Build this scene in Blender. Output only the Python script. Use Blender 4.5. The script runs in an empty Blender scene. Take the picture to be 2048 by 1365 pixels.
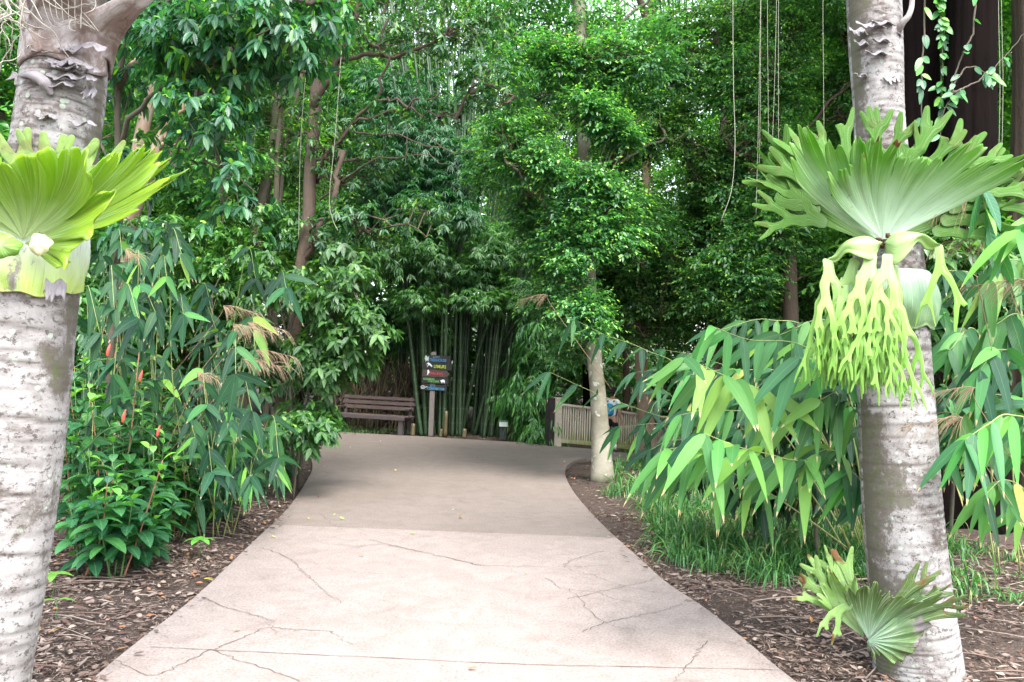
EXPOSURE = 2.7
import bpy, bmesh, math, random
import numpy as np
from mathutils import Vector, Matrix, noise as mnoise
C = bpy.data.collections.new('place'); bpy.context.scene.collection.children.link(C)
RS = np.random.RandomState(7); R = random.Random(11)
def U(a, b): return RS.uniform(a, b)
# ---------------------------------------------------------------- camera and pixel to place
CAM = np.array([0., 0., 1.55]); FPX = 1650.0
_th = math.atan(62.5 / FPX); _ro = math.radians(2.0)
_f = np.array([0, math.cos(_th), math.sin(_th)]); _uz = np.array([0, -math.sin(_th), math.cos(_th)]); _x = np.array([1., 0, 0])
_r = math.cos(_ro) * _x + math.sin(_ro) * _uz; _u = -math.sin(_ro) * _x + math.cos(_ro) * _uz
def P(px, py, D):
    d = _f * FPX + _r * (px - 1024) + _u * (682.5 - py)
    return CAM + d * (D / d[1])
def ss(a, b, x):
    t = min(1, max(0, (x - a) / (b - a))); return t * t * (3 - 2 * t)
def terrain(x, y): return -0.34 * ss(0.6, 3.6, x) * ss(15, 21, y)
def G(px, py, lift=0.0):
    d = _f * FPX + _r * (px - 1024) + _u * (682.5 - py)
    z = 0.0
    for _ in range(12):
        t = (z - CAM[2]) / d[2]; p = CAM + d * t; z = terrain(p[0], p[1])
    return np.array([p[0], p[1], z + lift])
# ---------------------------------------------------------------- objects
def tag(o, label=None, cat=None, group=None, kind=None):
    if label: o['label'] = label
    if cat: o['category'] = cat
    if group: o['group'] = group
    if kind: o['kind'] = kind
    return o
def thing(name, label, cat, loc=(0, 0, 0), rz=0, group=None, rx=0, ry=0, sc=1):
    o = bpy.data.objects.new(name, None); C.objects.link(o)
    o.location = loc; o.rotation_euler = (rx, ry, rz); o.scale = (sc, sc, sc); o.empty_display_size = .1
    return tag(o, label, cat, group)
def link(name, me, parent=None, world=True):
    o = bpy.data.objects.new(name, me); C.objects.link(o)
    if parent is not None:
        o.parent = parent
        if world:   # mesh is written in world coordinates: undo the parent's place
            bpy_m = Matrix.LocRotScale(parent.location, parent.rotation_euler, parent.scale)
            if parent.parent: bpy_m = Matrix.LocRotScale(parent.parent.location, parent.parent.rotation_euler, parent.parent.scale) @ bpy_m
            me.transform(bpy_m.inverted())
    return o
def copy_tree(o, parent=None):
    c = o.copy(); C.objects.link(c); c.parent = parent
    for ch in list(o.children): copy_tree(ch, c)
    return c
class Geo:
    """collects vertices and faces and builds one mesh"""
    def __init__(s): s.V = []; s.F = {3: [], 4: []}; s.M = {3: [], 4: []}; s.R = []; s.T = []; s.n = 0
    def add(s, V, F3=None, F4=None, rnd=0.5, uv=None, mat=0):
        V = np.asarray(V, float).reshape(-1, 3); k = len(V)
        for q, F in ((3, F3), (4, F4)):
            if F is not None and len(F):
                F = np.asarray(F, int).reshape(-1, q); s.F[q].append(F + s.n); s.M[q].append(np.full(len(F), mat))
        s.V.append(V); s.R.append(np.broadcast_to(np.asarray(rnd, float), (k,)).copy())
        s.T.append(np.zeros((k, 2)) if uv is None else np.asarray(uv, float).reshape(-1, 2)); s.n += k
        return s
    def mesh(s, name, mats, smooth=True):
        me = bpy.data.meshes.new(name)
        V = np.concatenate(s.V) if s.V else np.zeros((0, 3))
        Fs, sizes, mi = [], [], []
        for q in (3, 4):
            if s.F[q]:
                A = np.concatenate(s.F[q]); Fs.append(A.ravel()); sizes.append(np.full(len(A), q)); mi.append(np.concatenate(s.M[q]))
        L = np.concatenate(Fs); sz = np.concatenate(sizes); st = np.concatenate([[0], np.cumsum(sz)[:-1]])
        me.vertices.add(len(V)); me.vertices.foreach_set('co', V.ravel().astype(np.float32))
        me.loops.add(len(L)); me.loops.foreach_set('vertex_index', L.astype(np.int32))
        me.polygons.add(len(sz)); me.polygons.foreach_set('loop_start', st.astype(np.int32))
        me.polygons.foreach_set('material_index', np.concatenate(mi).astype(np.int32))
        me.polygons.foreach_set('use_smooth', np.full(len(sz), smooth))
        me.update(calc_edges=True)
        a = me.attributes.new('rnd', 'FLOAT', 'POINT'); a.data.foreach_set('value', np.concatenate(s.R).astype(np.float32))
        uv = me.uv_layers.new(name='UVMap'); T = np.concatenate(s.T)[L]; uv.data.foreach_set('uv', T.ravel().astype(np.float32))
        for m in (mats if isinstance(mats, (list, tuple)) else [mats]): me.materials.append(m)
        return me
    def obj(s, name, mats, parent=None, smooth=True, world=True):
        return link(name, s.mesh(name, mats, smooth), parent, world)
def nrm(A): return A / np.maximum(np.linalg.norm(A, axis=-1, keepdims=True), 1e-9)
# ---------------------------------------------------------------- tubes, boxes
def spline(pts, n):
    """Catmull-Rom through rows of any width"""
    A = np.asarray(pts, float); m = len(A)
    if m == 2: t = np.linspace(0, 1, n)[:, None]; return A[0] * (1 - t) + A[1] * t
    E = np.vstack([2 * A[0] - A[1], A, 2 * A[-1] - A[-2]]); out = []
    for x in np.linspace(0, m - 1 - 1e-6, n):
        i = int(x); t = x - i; a, b, c, d = E[i], E[i + 1], E[i + 2], E[i + 3]
        out.append(.5 * ((2 * b) + (c - a) * t + (2 * a - 5 * b + 4 * c - d) * t * t + (3 * b - a - 3 * c + d) * t ** 3))
    return np.array(out)
def tube(g, pts, rad, n=6, rnd=.5, mat=0, cap=True, rfun=None):
    A = np.asarray(pts, float); m = len(A); rad = np.broadcast_to(np.asarray(rad, float), (m,))
    T = np.gradient(A, axis=0); T = nrm(T)
    ref = np.array([0, 1., 0]) if abs(T[0][1]) < .8 else np.array([1., 0, 0])
    S = nrm(np.cross(T, ref)); B = np.cross(T, S)
    a = np.arange(n) * 2 * math.pi / n; cs, sn = np.cos(a), np.sin(a)
    ln = np.concatenate([[0], np.cumsum(np.linalg.norm(np.diff(A, axis=0), axis=1))])
    RR = rad[:, None] * np.ones(n)[None]
    if rfun is not None: RR = RR * rfun(ln[:, None], a[None])
    V = A[:, None] + S[:, None] * (cs[None, :, None] * RR[..., None]) + B[:, None] * (sn[None, :, None] * RR[..., None])
    i = np.arange(m - 1)[:, None] * n; j = np.arange(n)[None]; k = (j + 1) % n
    F = np.stack([i + j, i + k, i + n + k, i + n + j], -1).reshape(-1, 4)
    uv = np.stack(np.broadcast_arrays(a[None] / (2 * math.pi), ln[:, None]), -1)
    V = V.reshape(-1, 3); uv = uv.reshape(-1, 2); F3 = None
    if cap:
        V = np.vstack([V, A[-1], A[0]]); uv = np.vstack([uv, [0, ln[-1]], [0, 0]]); b = (m - 1) * n; q = np.arange(n)
        F3 = np.vstack([np.stack([b + q, b + (q + 1) % n, np.full(n, m * n)], 1), np.stack([(q + 1) % n, q, np.full(n, m * n + 1)], 1)])
    g.add(V, F3, F, rnd, uv, mat); return g
def box(g, c, size, rot=None, rnd=.5, mat=0, taper=1.0):
    s = np.array(size) / 2; V = np.array([[x, y, z] for z in (-1, 1) for y in (-1, 1) for x in (-1, 1)], float) * s
    V[4:, :2] *= taper
    if rot is not None: V = V @ np.asarray(rot).T
    F = [[0, 2, 3, 1], [4, 5, 7, 6], [0, 1, 5, 4], [2, 6, 7, 3], [0, 4, 6, 2], [1, 3, 7, 5]]
    uv = np.stack([V[:, 0] + V[:, 1], V[:, 2]], 1)
    g.add(V + np.array(c), None, F, rnd, uv, mat); return g
def rotz(a): c, s = math.cos(a), math.sin(a); return np.array([[c, -s, 0], [s, c, 0], [0, 0, 1.]])
def rotx(a): c, s = math.cos(a), math.sin(a); return np.array([[1., 0, 0], [0, c, -s], [0, s, c]])
def roty(a): c, s = math.cos(a), math.sin(a); return np.array([[c, 0, s], [0, 1., 0], [-s, 0, c]])
def bevel(o, w=.006, seg=2):
    m = o.modifiers.new('edge', 'BEVEL'); m.width = w; m.segments = seg; m.limit_method = 'ANGLE'; return o
# ---------------------------------------------------------------- materials
def mat(name):
    m = bpy.data.materials.new(name); m.use_nodes = True; nt = m.node_tree; nt.nodes.clear(); return m, nt
def N(nt, t, **k):
    n = nt.nodes.new(t)
    for a, v in k.items():
        if a.startswith('i_'): n.inputs[a[2:].replace('_', ' ')].default_value = v
        else: setattr(n, a, v)
    return n
def ramp(nt, fac, stops, interp='LINEAR'):
    r = nt.nodes.new('ShaderNodeValToRGB'); e = r.color_ramp; e.interpolation = interp
    while len(e.elements) < len(stops): e.elements.new(.5)
    for el, (p, c) in zip(e.elements, stops): el.position = p; el.color = (*c, 1) if len(c) == 3 else c
    if fac is not None: nt.links.new(fac, r.inputs[0])
    return r.outputs[0]
def mixc(nt, fac, a, b, mode='MIX'):
    m = nt.nodes.new('ShaderNodeMix'); m.data_type = 'RGBA'; m.blend_type = mode
    for s, v in ((0, fac), (6, a), (7, b)):
        if isinstance(v, (int, float)): m.inputs[s].default_value = v
        elif isinstance(v, tuple): m.inputs[s].default_value = (*v, 1)
        else: nt.links.new(v, m.inputs[s])
    return m.outputs[2]
def math_(nt, op, a, b=None, c=None):
    m = nt.nodes.new('ShaderNodeMath'); m.operation = op
    for i, v in enumerate((a, b, c)):
        if v is None: continue
        if isinstance(v, (int, float)): m.inputs[i].default_value = v
        else: nt.links.new(v, m.inputs[i])
    return m.outputs[0]
def noise_(nt, vec, scale, detail=4, rough=.55, dist=0, out=0):
    n = nt.nodes.new('ShaderNodeTexNoise'); n.inputs['Scale'].default_value = scale; n.inputs['Detail'].default_value = detail
    n.inputs['Roughness'].default_value = rough; n.inputs['Distortion'].default_value = dist
    if vec is not None: nt.links.new(vec, n.inputs['Vector'])
    return n.outputs[out]
def mapping(nt, vec, scale=(1, 1, 1), loc=(0, 0, 0)):
    m = nt.nodes.new('ShaderNodeMapping'); m.inputs['Scale'].default_value = scale; m.inputs['Location'].default_value = loc
    nt.links.new(vec, m.inputs['Vector']); return m.outputs[0]
def finish(nt, col, rough=.7, bump=None, bstr=.3, bdist=.01, spec=.5, transl=None, tcol=None):
    p = nt.nodes.new('ShaderNodeBsdfPrincipled'); o = nt.nodes.new('ShaderNodeOutputMaterial')
    if isinstance(col, tuple): p.inputs['Base Color'].default_value = (*col, 1)
    else: nt.links.new(col, p.inputs['Base Color'])
    if isinstance(rough, (int, float)): p.inputs['Roughness'].default_value = rough
    else: nt.links.new(rough, p.inputs['Roughness'])
    p.inputs['Specular IOR Level'].default_value = spec
    if bump is not None:
        b = nt.nodes.new('ShaderNodeBump'); b.inputs['Strength'].default_value = bstr; b.inputs['Distance'].default_value = bdist
        nt.links.new(bump, b.inputs['Height']); nt.links.new(b.outputs[0], p.inputs['Normal'])
    if transl:
        t = nt.nodes.new('ShaderNodeBsdfTranslucent'); mx = nt.nodes.new('ShaderNodeMixShader'); mx.inputs[0].default_value = transl
        if isinstance(tcol, tuple): t.inputs[0].default_value = (*tcol, 1)
        else: nt.links.new(tcol, t.inputs[0])
        nt.links.new(p.outputs[0], mx.inputs[1]); nt.links.new(t.outputs[0], mx.inputs[2]); nt.links.new(mx.outputs[0], o.inputs[0])
    else: nt.links.new(p.outputs[0], o.inputs[0])
def plain(name, col, rough=.7, spec=.5, var=.25, scale=8):
    m, nt = mat(name); tc = N(nt, 'ShaderNodeTexCoord').outputs['Object']
    n = noise_(nt, tc, scale, 5, .6)
    c = mixc(nt, n, tuple(x * (1 - var) for x in col), tuple(min(1, x * (1 + var)) for x in col))
    finish(nt, c, rough, n, .2, .004, spec); return m
def leafmat(name, stops, rough=.36, transl=.35, tgain=(1.5, 1.7, .6), veins=None, spec=.5, tips=None):
    """leaf colour by each leaf's own random value; veins: 'mid' a pale midrib, 'par' parallel ribs"""
    m, nt = mat(name); at = N(nt, 'ShaderNodeAttribute', attribute_name='rnd').outputs['Fac']
    oi = N(nt, 'ShaderNodeObjectInfo').outputs['Random']
    col = ramp(nt, at, stops)
    hs = nt.nodes.new('ShaderNodeHueSaturation'); nt.links.new(col, hs.inputs['Color'])
    nt.links.new(math_(nt, 'MULTIPLY_ADD', oi, .03, .485), hs.inputs['Hue']); nt.links.new(math_(nt, 'MULTIPLY_ADD', oi, .35, .85), hs.inputs['Value'])
    col = hs.outputs[0]; bump = None
    if veins:
        uv = N(nt, 'ShaderNodeUVMap').outputs[0]; sp = nt.nodes.new('ShaderNodeSeparateXYZ'); nt.links.new(uv, sp.inputs[0])
        au = math_(nt, 'ABSOLUTE', sp.outputs[0])
        ml = math_(nt, 'LESS_THAN', au, .055)
        col = mixc(nt, math_(nt, 'MULTIPLY', ml, .18 if veins == 'par' else .4), col, (.25, .42, .12))
        if veins == 'par': w = math_(nt, 'SINE', math_(nt, 'MULTIPLY', sp.outputs[0], 38.)); bs = .35
        else: w = math_(nt, 'SINE', math_(nt, 'MULTIPLY', math_(nt, 'SUBTRACT', sp.outputs[1], math_(nt, 'MULTIPLY', au, .16)), 60.)); bs = .3
        bump = w
        if tips:
            tp = math_(nt, 'MULTIPLY', math_(nt, 'GREATER_THAN', math_(nt, 'ADD', sp.outputs[1], math_(nt, 'MULTIPLY', noise_(nt, uv, 6.), .10)), .965), .9)
            col = mixc(nt, tp, col, tips)
    tcol = mixc(nt, 1.0, col, tgain, 'MULTIPLY')
    tc = N(nt, 'ShaderNodeTexCoord').outputs['Object']
    finish(nt, col, rough, bump, .25, .003, spec, transl, tcol); return m
# ---------------------------------------------------------------- leaves
def _tmpl(ts, ws, nside=1):
    """vertex rows: t along, s across, with tip and base points; returns t, s, w, tri, quad"""
    t, s, w, F3, F4 = [], [], [], [], []
    rows = []
    for a, b in zip(ts, ws):
        if b <= 0: rows.append([len(t)]); t.append(a); s.append(0.); w.append(0.)
        else:
            rows.append([len(t), len(t) + 1, len(t) + 2])
            for q in (-1., 0., 1.): t.append(a); s.append(q); w.append(b)
    for A, B in zip(rows[:-1], rows[1:]):
        if len(A) == 1 and len(B) == 3: F3 += [[A[0], B[1], B[0]], [A[0], B[2], B[1]]]
        elif len(A) == 3 and len(B) == 1: F3 += [[A[0], A[1], B[0]], [A[1], A[2], B[0]]]
        elif len(A) == 3: F4 += [[A[0], A[1], B[1], B[0]], [A[1], A[2], B[2], B[1]]]
    return np.array(t), np.array(s), np.array(w), np.array(F3, int).reshape(-1, 3), np.array(F4, int).reshape(-1, 4)
TINY = (np.array([0, .45, .45, 1.]), np.array([0, -1., 1., 0]), np.array([0, 1., 1., 0]), np.array([[0, 3, 1], [0, 2, 3]]), np.zeros((0, 4), int))
MID = _tmpl([0, .16, .42, .72, 1], [0, .72, 1, .66, 0])
BROAD = _tmpl([0, .05, .15, .3, .5, .7, .86, 1], [0, .5, .9, 1, .88, .62, .3, 0])
ELL = _tmpl([0, .07, .2, .38, .56, .74, .9, 1], [0, .3, .78, 1, .98, .76, .38, 0])
BLADE = _tmpl([0, .25, .5, .75, 1], [.9, 1, .8, .5, 0])
def leaves(g, Pn, D, Up, L, W, tm, droop=.15, fold=.25, rnd=.5, mat=0, twist=0):
    t, s, w, F3, F4 = tm; Pn = np.asarray(Pn, float); n = len(Pn)
    if n == 0: return g
    D = nrm(np.asarray(D, float)); S = nrm(np.cross(D, np.asarray(Up, float))); Nn = np.cross(S, D)
    L = np.broadcast_to(np.asarray(L, float), (n,))[:, None, None]; W = np.broadcast_to(np.asarray(W, float), (n,))[:, None, None]
    droop = np.broadcast_to(np.asarray(droop, float), (n,))[:, None, None]
    tt = t[None, :, None]; sw = (s * w)[None, :, None]
    bend = droop * tt * tt * L
    V = Pn[:, None] + D[:, None] * (tt * L * (1 - .35 * droop * tt)) + S[:, None] * (sw * W / 2) + Nn[:, None] * (np.abs(sw) * W / 2 * fold)
    V[..., 2] -= bend[..., 0]
    off = (np.arange(n) * len(t))[:, None, None]
    uv = np.stack(np.broadcast_arrays(s[None] * np.ones((n, 1)), t[None] * np.ones((n, 1))), -1)
    g.add(V.reshape(-1, 3), (F3[None] + off).reshape(-1, 3) if len(F3) else None, (F4[None] + off).reshape(-1, 4) if len(F4) else None,
          np.repeat(np.broadcast_to(np.asarray(rnd, float), (n,)), len(t)), uv.reshape(-1, 2), mat)
    return g
def rdir(n, rs, zlo=-1, zhi=1):
    z = rs.uniform(zlo, zhi, n); a = rs.uniform(0, 2 * math.pi, n); r = np.sqrt(1 - z * z)
    return np.stack([r * np.cos(a), r * np.sin(a), z], 1)
def spray(seed, kind, L, W, size):
    """pose arrays of one leafy spray round the origin: P, D, Up, L, W, rnd"""
    rs = np.random.RandomState(seed); Pp, Dd, Uu, Ll, Ww, Rr = [], [], [], [], [], []
    if kind == 'leafy':
        for d in rdir(5, rs, -.35, .8):
            m = 9
            for k in range(m):
                q = (k + 1) / m; p = d * size * q + np.array([0, 0, -.18 * size * q * q])
                sd = nrm(np.cross(d, [0, 0, 1])) * (1 if k % 2 else -1)
                v = d * .6 + sd * .8 * (1.1 - q * .7) + rs.normal(0, .22, 3) + np.array([0, 0, -.25])
                new = q > .85
                Pp.append(p); Dd.append(v); Uu.append(np.array([0, 0, 1]) + rs.normal(0, .35, 3))
                s = rs.uniform(.7, 1.1) * (.75 if new else 1); Ll.append(L * s); Ww.append(W * s)
                Rr.append(rs.uniform(.86, 1) if (new and rs.rand() < .5) else rs.uniform(0, .85))
    elif kind == 'whorl':    # leaves gathered at twig ends
        for d in rdir(4, rs, -.1, .9):
            tip = d * size
            for k in range(9):
                a = k * 2.4 + rs.rand(); e1 = nrm(np.cross(d, [.3, .1, 1])); e2 = np.cross(d, e1)
                v = d * rs.uniform(.15, .7) + (e1 * math.cos(a) + e2 * math.sin(a)) * .9 + np.array([0, 0, -.35])
                Pp.append(tip - d * .12 * size * (k % 3)); Dd.append(v); Uu.append(np.array([0, 0, 1]) + d * .5 + rs.normal(0, .2, 3))
                s = rs.uniform(.75, 1.1); new = k >= 7; s *= .7 if new else 1
                Ll.append(L * s); Ww.append(W * s); Rr.append(rs.uniform(.85, 1) if new else rs.uniform(0, .84))
    elif kind == 'fan':      # bamboo: fans of narrow leaves that hang
        for d in rdir(6, rs, -.3, .7):
            base = d * size * rs.uniform(.3, 1); e1 = nrm(np.cross(d, [0, 0, 1]))
            nn = rs.randint(6, 9)
            for k in range(nn):
                a = (k / (nn - 1) - .5) * 2.2
                v = d * math.cos(a) + e1 * math.sin(a) + np.array([0, 0, -.55]) + rs.normal(0, .12, 3)
                Pp.append(base); Dd.append(v); Uu.append(np.array([0, 0, 1]) + d * .5 + rs.normal(0, .25, 3))
                s = rs.uniform(.7, 1.15); Ll.append(L * s); Ww.append(W); Rr.append(rs.uniform(0, 1))
    elif kind == 'hang':     # long hanging leaves along drooping twigs
        for d in rdir(5, rs, -.2, .5):
            for k in range(8):
                q = (k + 1) / 8; p = d * size * q + np.array([0, 0, -.5 * size * q * q])
                v = d * .35 + rs.normal(0, .3, 3) + np.array([0, 0, -.9])
                Pp.append(p); Dd.append(v); Uu.append(d + rs.normal(0, .4, 3) + np.array([0, 0, .4]))
                s = rs.uniform(.7, 1.1); Ll.append(L * s); Ww.append(W * s); Rr.append(rs.uniform(0, 1))
    return [np.array(a) for a in (Pp, Dd, Uu, Ll, Ww, Rr)]
def place_sprays(g, centres, sprays, rs, sc=(.8, 1.2), tm=TINY, droop=.2, fold=.3, dark=None, outward=None):
    c = np.asarray(centres, float); which = rs.randint(0, len(sprays), len(c))
    for q, sp in enumerate(sprays):
        idx = np.where(which == q)[0]
        if not len(idx): continue
        m = len(idx); k = len(sp[0]); a = rs.uniform(0, 2 * math.pi, m); ca, sa = np.cos(a), np.sin(a)
        Rz = np.zeros((m, 3, 3)); Rz[:, 0, 0] = ca; Rz[:, 0, 1] = -sa; Rz[:, 1, 0] = sa; Rz[:, 1, 1] = ca; Rz[:, 2, 2] = 1
        b = rs.normal(0, .3, m); Rx = np.zeros((m, 3, 3)); Rx[:, 0, 0] = 1; Rx[:, 1, 1] = np.cos(b); Rx[:, 1, 2] = -np.sin(b); Rx[:, 2, 1] = np.sin(b); Rx[:, 2, 2] = np.cos(b)
        M = Rx @ Rz; s = rs.uniform(*sc, m)
        Pn = np.einsum('mij,kj->mki', M, sp[0]) * s[:, None, None] + c[idx][:, None]
        D = np.einsum('mij,kj->mki', M, sp[1]); Uu = np.einsum('mij,kj->mki', M, sp[2])
        rv = np.clip(sp[5][None] * .9 + rs.uniform(-.12, .12, (m, 1)), 0, 1)
        leaves(g, Pn.reshape(-1, 3), D.reshape(-1, 3), Uu.reshape(-1, 3), (sp[3][None] * np.sqrt(s)[:, None]).ravel(), (sp[4][None] * np.sqrt(s)[:, None]).ravel(), tm, droop, fold, rv.ravel())
    return g
def blob_points(rs, c, r, n, gap=.0, shell=.35):
    """points in an ellipsoid, pushed outward, thinned by a noise so that gaps stay"""
    out = []; c = np.array(c, float); r = np.array(r, float); tries = 0
    while len(out) < n and tries < n * 12:
        tries += 1; v = rs.normal(0, 1, 3); v /= np.linalg.norm(v); q = rs.rand() ** shell
        p = c + v * r * q
        if p[2] < .15: continue
        if gap and mnoise.noise(Vector(p * .95)) < gap - .32: continue
        out.append(p)
    return np.array(out).reshape(-1, 3)
def wobble(pts, n, amp, rs):
    A = spline(pts, n); w = rs.normal(0, amp, (n, 3)); w[0] = 0; k = np.ones(3) / 3
    for a in range(3): w[:, a] = np.convolve(w[:, a], k, 'same')
    return A + w
def twigs(g, centres, skeleton, rs, r=.008, n=3, seg=5, every=1):
    sk = np.asarray(skeleton); 
    for c in centres[::every]:
        d = np.linalg.norm(sk - c, axis=1) + np.maximum(0, sk[:, 2] - c[2]) * 1.2
        if rs.rand() < .35: continue
        b = sk[rs.choice(np.argpartition(d, min(7, len(d) - 1))[:8])]
        if np.linalg.norm(b - c) > .95: continue
        mid = (b + c) / 2 + np.array([0, 0, .12 * np.linalg.norm(b - c)]) + rs.normal(0, .06, 3)
        tube(g, spline([b, mid, c], seg), np.linspace(r * 1.6, r * .6, seg), n, rs.rand(), cap=False)
def bark_ring(seed, amp=.06, f=3.):
    rs = np.random.RandomState(seed); ph = rs.uniform(0, 6, 6)
    def fn(l, a): return 1 + amp * (np.sin(2 * a + ph[0] + .7 * l) * .5 + np.sin(3 * a + ph[1] - 1.1 * l) * .3 + np.sin(5 * a + ph[2] + f * l) * .2 + .35 * np.sin(l * 4.3 + ph[3]) * np.sin(l * 1.7 + ph[4]))
    return fn
def tree(name, label, cat, trunk, limbs, blobs, sprays, lmat, bmat, seed, group=None, tm=TINY, gap=.25, droop=.2, fold=.3, sc=(.8, 1.2), twr=.008, shell=.4, sides=14, trunks=(), tevery=1, lm2=None):
    """trunk: rows (x, y, z, r); limbs: lists of rows (x, y, z, r); blobs: (centre, radii, count)"""
    rs = np.random.RandomState(seed)
    t = thing(name, label, cat, tuple(np.array(trunk[0][:3])), group=group)
    sk = []
    g = Geo(); A = spline(trunk, 26); tube(g, A[:, :3], A[:, 3], sides, .5, rfun=bark_ring(seed)); sk.append(A[6:, :3])
    g.obj('trunk', bmat, t)
    for k, tr in enumerate(trunks):
        g = Geo(); A = spline(tr, 22); tube(g, A[:, :3], A[:, 3], 10, .5, rfun=bark_ring(seed + k + 1)); sk.append(A[4:, :3]); g.obj('trunk', bmat, t)
    g = Geo()
    for k, lb in enumerate(limbs):
        A = spline(lb, 12); w = rs.normal(0, .03, (12, 3)); w[0] = 0; A[:, :3] += w; tube(g, A[:, :3], A[:, 3], 7, rs.rand(), rfun=bark_ring(seed + 9 + k)); sk.append(A[2:, :3])
    sk = np.vstack(sk); pts = []
    for c, r, n in blobs: pts.append(blob_points(rs, c, r, n, gap, shell))
    pts = np.vstack(pts)
    # secondary limbs towards bunches of the crown
    for c in pts[rs.choice(len(pts), min(len(pts), 26), replace=False)]:
        d = np.linalg.norm(sk - c, axis=1) + np.maximum(0, sk[:, 2] - c[2]) * 1.5; b = sk[d.argmin()]; Ln = np.linalg.norm(b - c)
        if Ln > 4.5: continue
        A = wobble([b, (b + c) / 2 + np.array([0, 0, .15 * Ln]), c], 9, .05, rs); tube(g, A, np.linspace(.028, .009, 9), 5, rs.rand(), cap=False); sk = np.vstack([sk, A[2:]])
    twigs(g, pts, sk, rs, twr, every=tevery)
    g.obj('branch', lm2 or bmat, t)
    g = Geo(); place_sprays(g, pts, sprays, rs, sc, tm, droop, fold); g.obj('crown', lmat, t)
    return t
# ---------------------------------------------------------------- materials used
DKG = (.012, .052, .018); MDG = (.028, .11, .032); LTG = (.07, .2, .045); LIME = (.24, .42, .05)
M_fig = leafmat('ficus_leaf', [(0, (.024, .085, .034)), (.4, (.055, .17, .055)), (.75, (.11, .28, .07)), (.88, (.22, .42, .07)), (1, (.38, .54, .10))], .34, .42)
M_big = leafmat('glossy_leaf', [(0, (.014, .06, .034)), (.5, (.03, .12, .05)), (.8, (.07, .22, .05)), (.9, (.2, .42, .05)), (1, (.36, .55, .08))], .26, .35, veins='mid')
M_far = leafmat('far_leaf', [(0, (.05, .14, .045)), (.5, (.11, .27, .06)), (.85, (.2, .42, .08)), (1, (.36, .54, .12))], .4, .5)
M_mid = leafmat('mid_leaf', [(0, (.028, .095, .032)), (.5, (.065, .185, .05)), (.85, (.13, .30, .06)), (1, (.26, .46, .08))], .34, .38)
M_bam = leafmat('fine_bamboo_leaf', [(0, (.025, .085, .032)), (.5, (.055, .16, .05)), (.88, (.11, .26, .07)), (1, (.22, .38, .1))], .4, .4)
M_bamd = leafmat('shaded_bamboo_leaf', [(0, (.012, .06, .024)), (.6, (.024, .10, .036)), (1, (.06, .19, .05))], .42, .3)  # darker copy of the fine bamboo leaf; shade is put into its colour
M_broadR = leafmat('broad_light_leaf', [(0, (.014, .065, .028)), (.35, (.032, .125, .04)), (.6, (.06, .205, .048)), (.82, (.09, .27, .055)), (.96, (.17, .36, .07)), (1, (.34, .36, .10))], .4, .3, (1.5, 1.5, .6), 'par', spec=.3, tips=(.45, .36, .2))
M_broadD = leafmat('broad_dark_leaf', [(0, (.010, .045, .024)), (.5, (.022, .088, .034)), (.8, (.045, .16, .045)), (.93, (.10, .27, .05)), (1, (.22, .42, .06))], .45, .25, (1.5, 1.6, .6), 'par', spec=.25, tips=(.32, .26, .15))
M_cost = leafmat('ginger_leaf', [(0, (.018, .085, .04)), (.55, (.035, .14, .05)), (.84, (.07, .24, .055)), (1, (.2, .48, .07))], .3, .3, (1.4, 1.7, .5), 'mid')
M_shrub = leafmat('shrub_leaf', [(0, (.025, .085, .03)), (.5, (.05, .155, .045)), (.85, (.11, .28, .06)), (1, (.24, .44, .08))], .36, .35, (1.4, 1.7, .5), 'mid')
M_grass = leafmat('grass_blade', [(0, (.022, .08, .028)), (.5, (.055, .17, .045)), (.88, (.12, .28, .07)), (.95, (.2, .25, .08)), (1, (.3, .25, .13))], .42, .3)
M_fern = leafmat('fern_fine', [(0, (.03, .12, .03)), (1, (.12, .3, .06))], .4, .35)
def bark(name, a, b, c, sc=(30, 30, 6), rough=.85, patch=None, pcol=None, bump=.5, moss=0.0, spec=.25):
    m, nt = mat(name); tc = N(nt, 'ShaderNodeTexCoord').outputs['Object']
    n1 = noise_(nt, mapping(nt, tc, sc), 1.0, 6, .65, .4); n2 = noise_(nt, tc, 2.3, 4, .6)
    col = mixc(nt, n1, a, b); col = mixc(nt, ramp(nt, n2, [(.42, (0, 0, 0)), (.62, (1, 1, 1))]), col, c)
    if pcol:
        v = noise_(nt, tc, 9, 3, .6, .3); col = mixc(nt, ramp(nt, v, [(patch, (0, 0, 0)), (patch + .06, (1, 1, 1))]), col, pcol)
    if moss:
        v = noise_(nt, tc, 1.6, 5, .7); col = mixc(nt, math_(nt, 'MULTIPLY', ramp(nt, v, [(.52, (0, 0, 0)), (.64, (1, 1, 1))]), moss), col, (.05, .09, .025))
    finish(nt, col, rough, n1, bump, .02, spec); return m
B_brown = bark('brown_bark', (.045, .032, .024), (.12, .088, .064), (.075, .056, .042), (26, 26, 10), bump=1.0)
B_grey = bark('grey_bark', (.07, .065, .05), (.17, .155, .12), (.11, .09, .06), (22, 22, 12), moss=.6, bump=.9)
B_pale = bark('pale_bark', (.22, .205, .16), (.36, .34, .27), (.17, .155, .11), (6, 6, 9), patch=.62, pcol=(.42, .42, .37), bump=.3, moss=.45)
B_paper = bark('paper_bark', (.15, .11, .08), (.34, .265, .205), (.22, .145, .095), (14, 14, 3), bump=.6)
B_dark = bark('dark_bark', (.003, .002, .0018), (.007, .0042, .0036), (.0035, .0025, .002), (16, 16, 1.6), bump=1.0, spec=.04)  # own dark brown bark, with the trunks' shade also put into the colour
B_twig = bark('twig_bark', (.06, .05, .04), (.14, .125, .095), (.09, .075, .055), (12, 12, 12), bump=.2)
M_root = plain('aerial_root', (.3, .3, .23), .7, .3)
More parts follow.
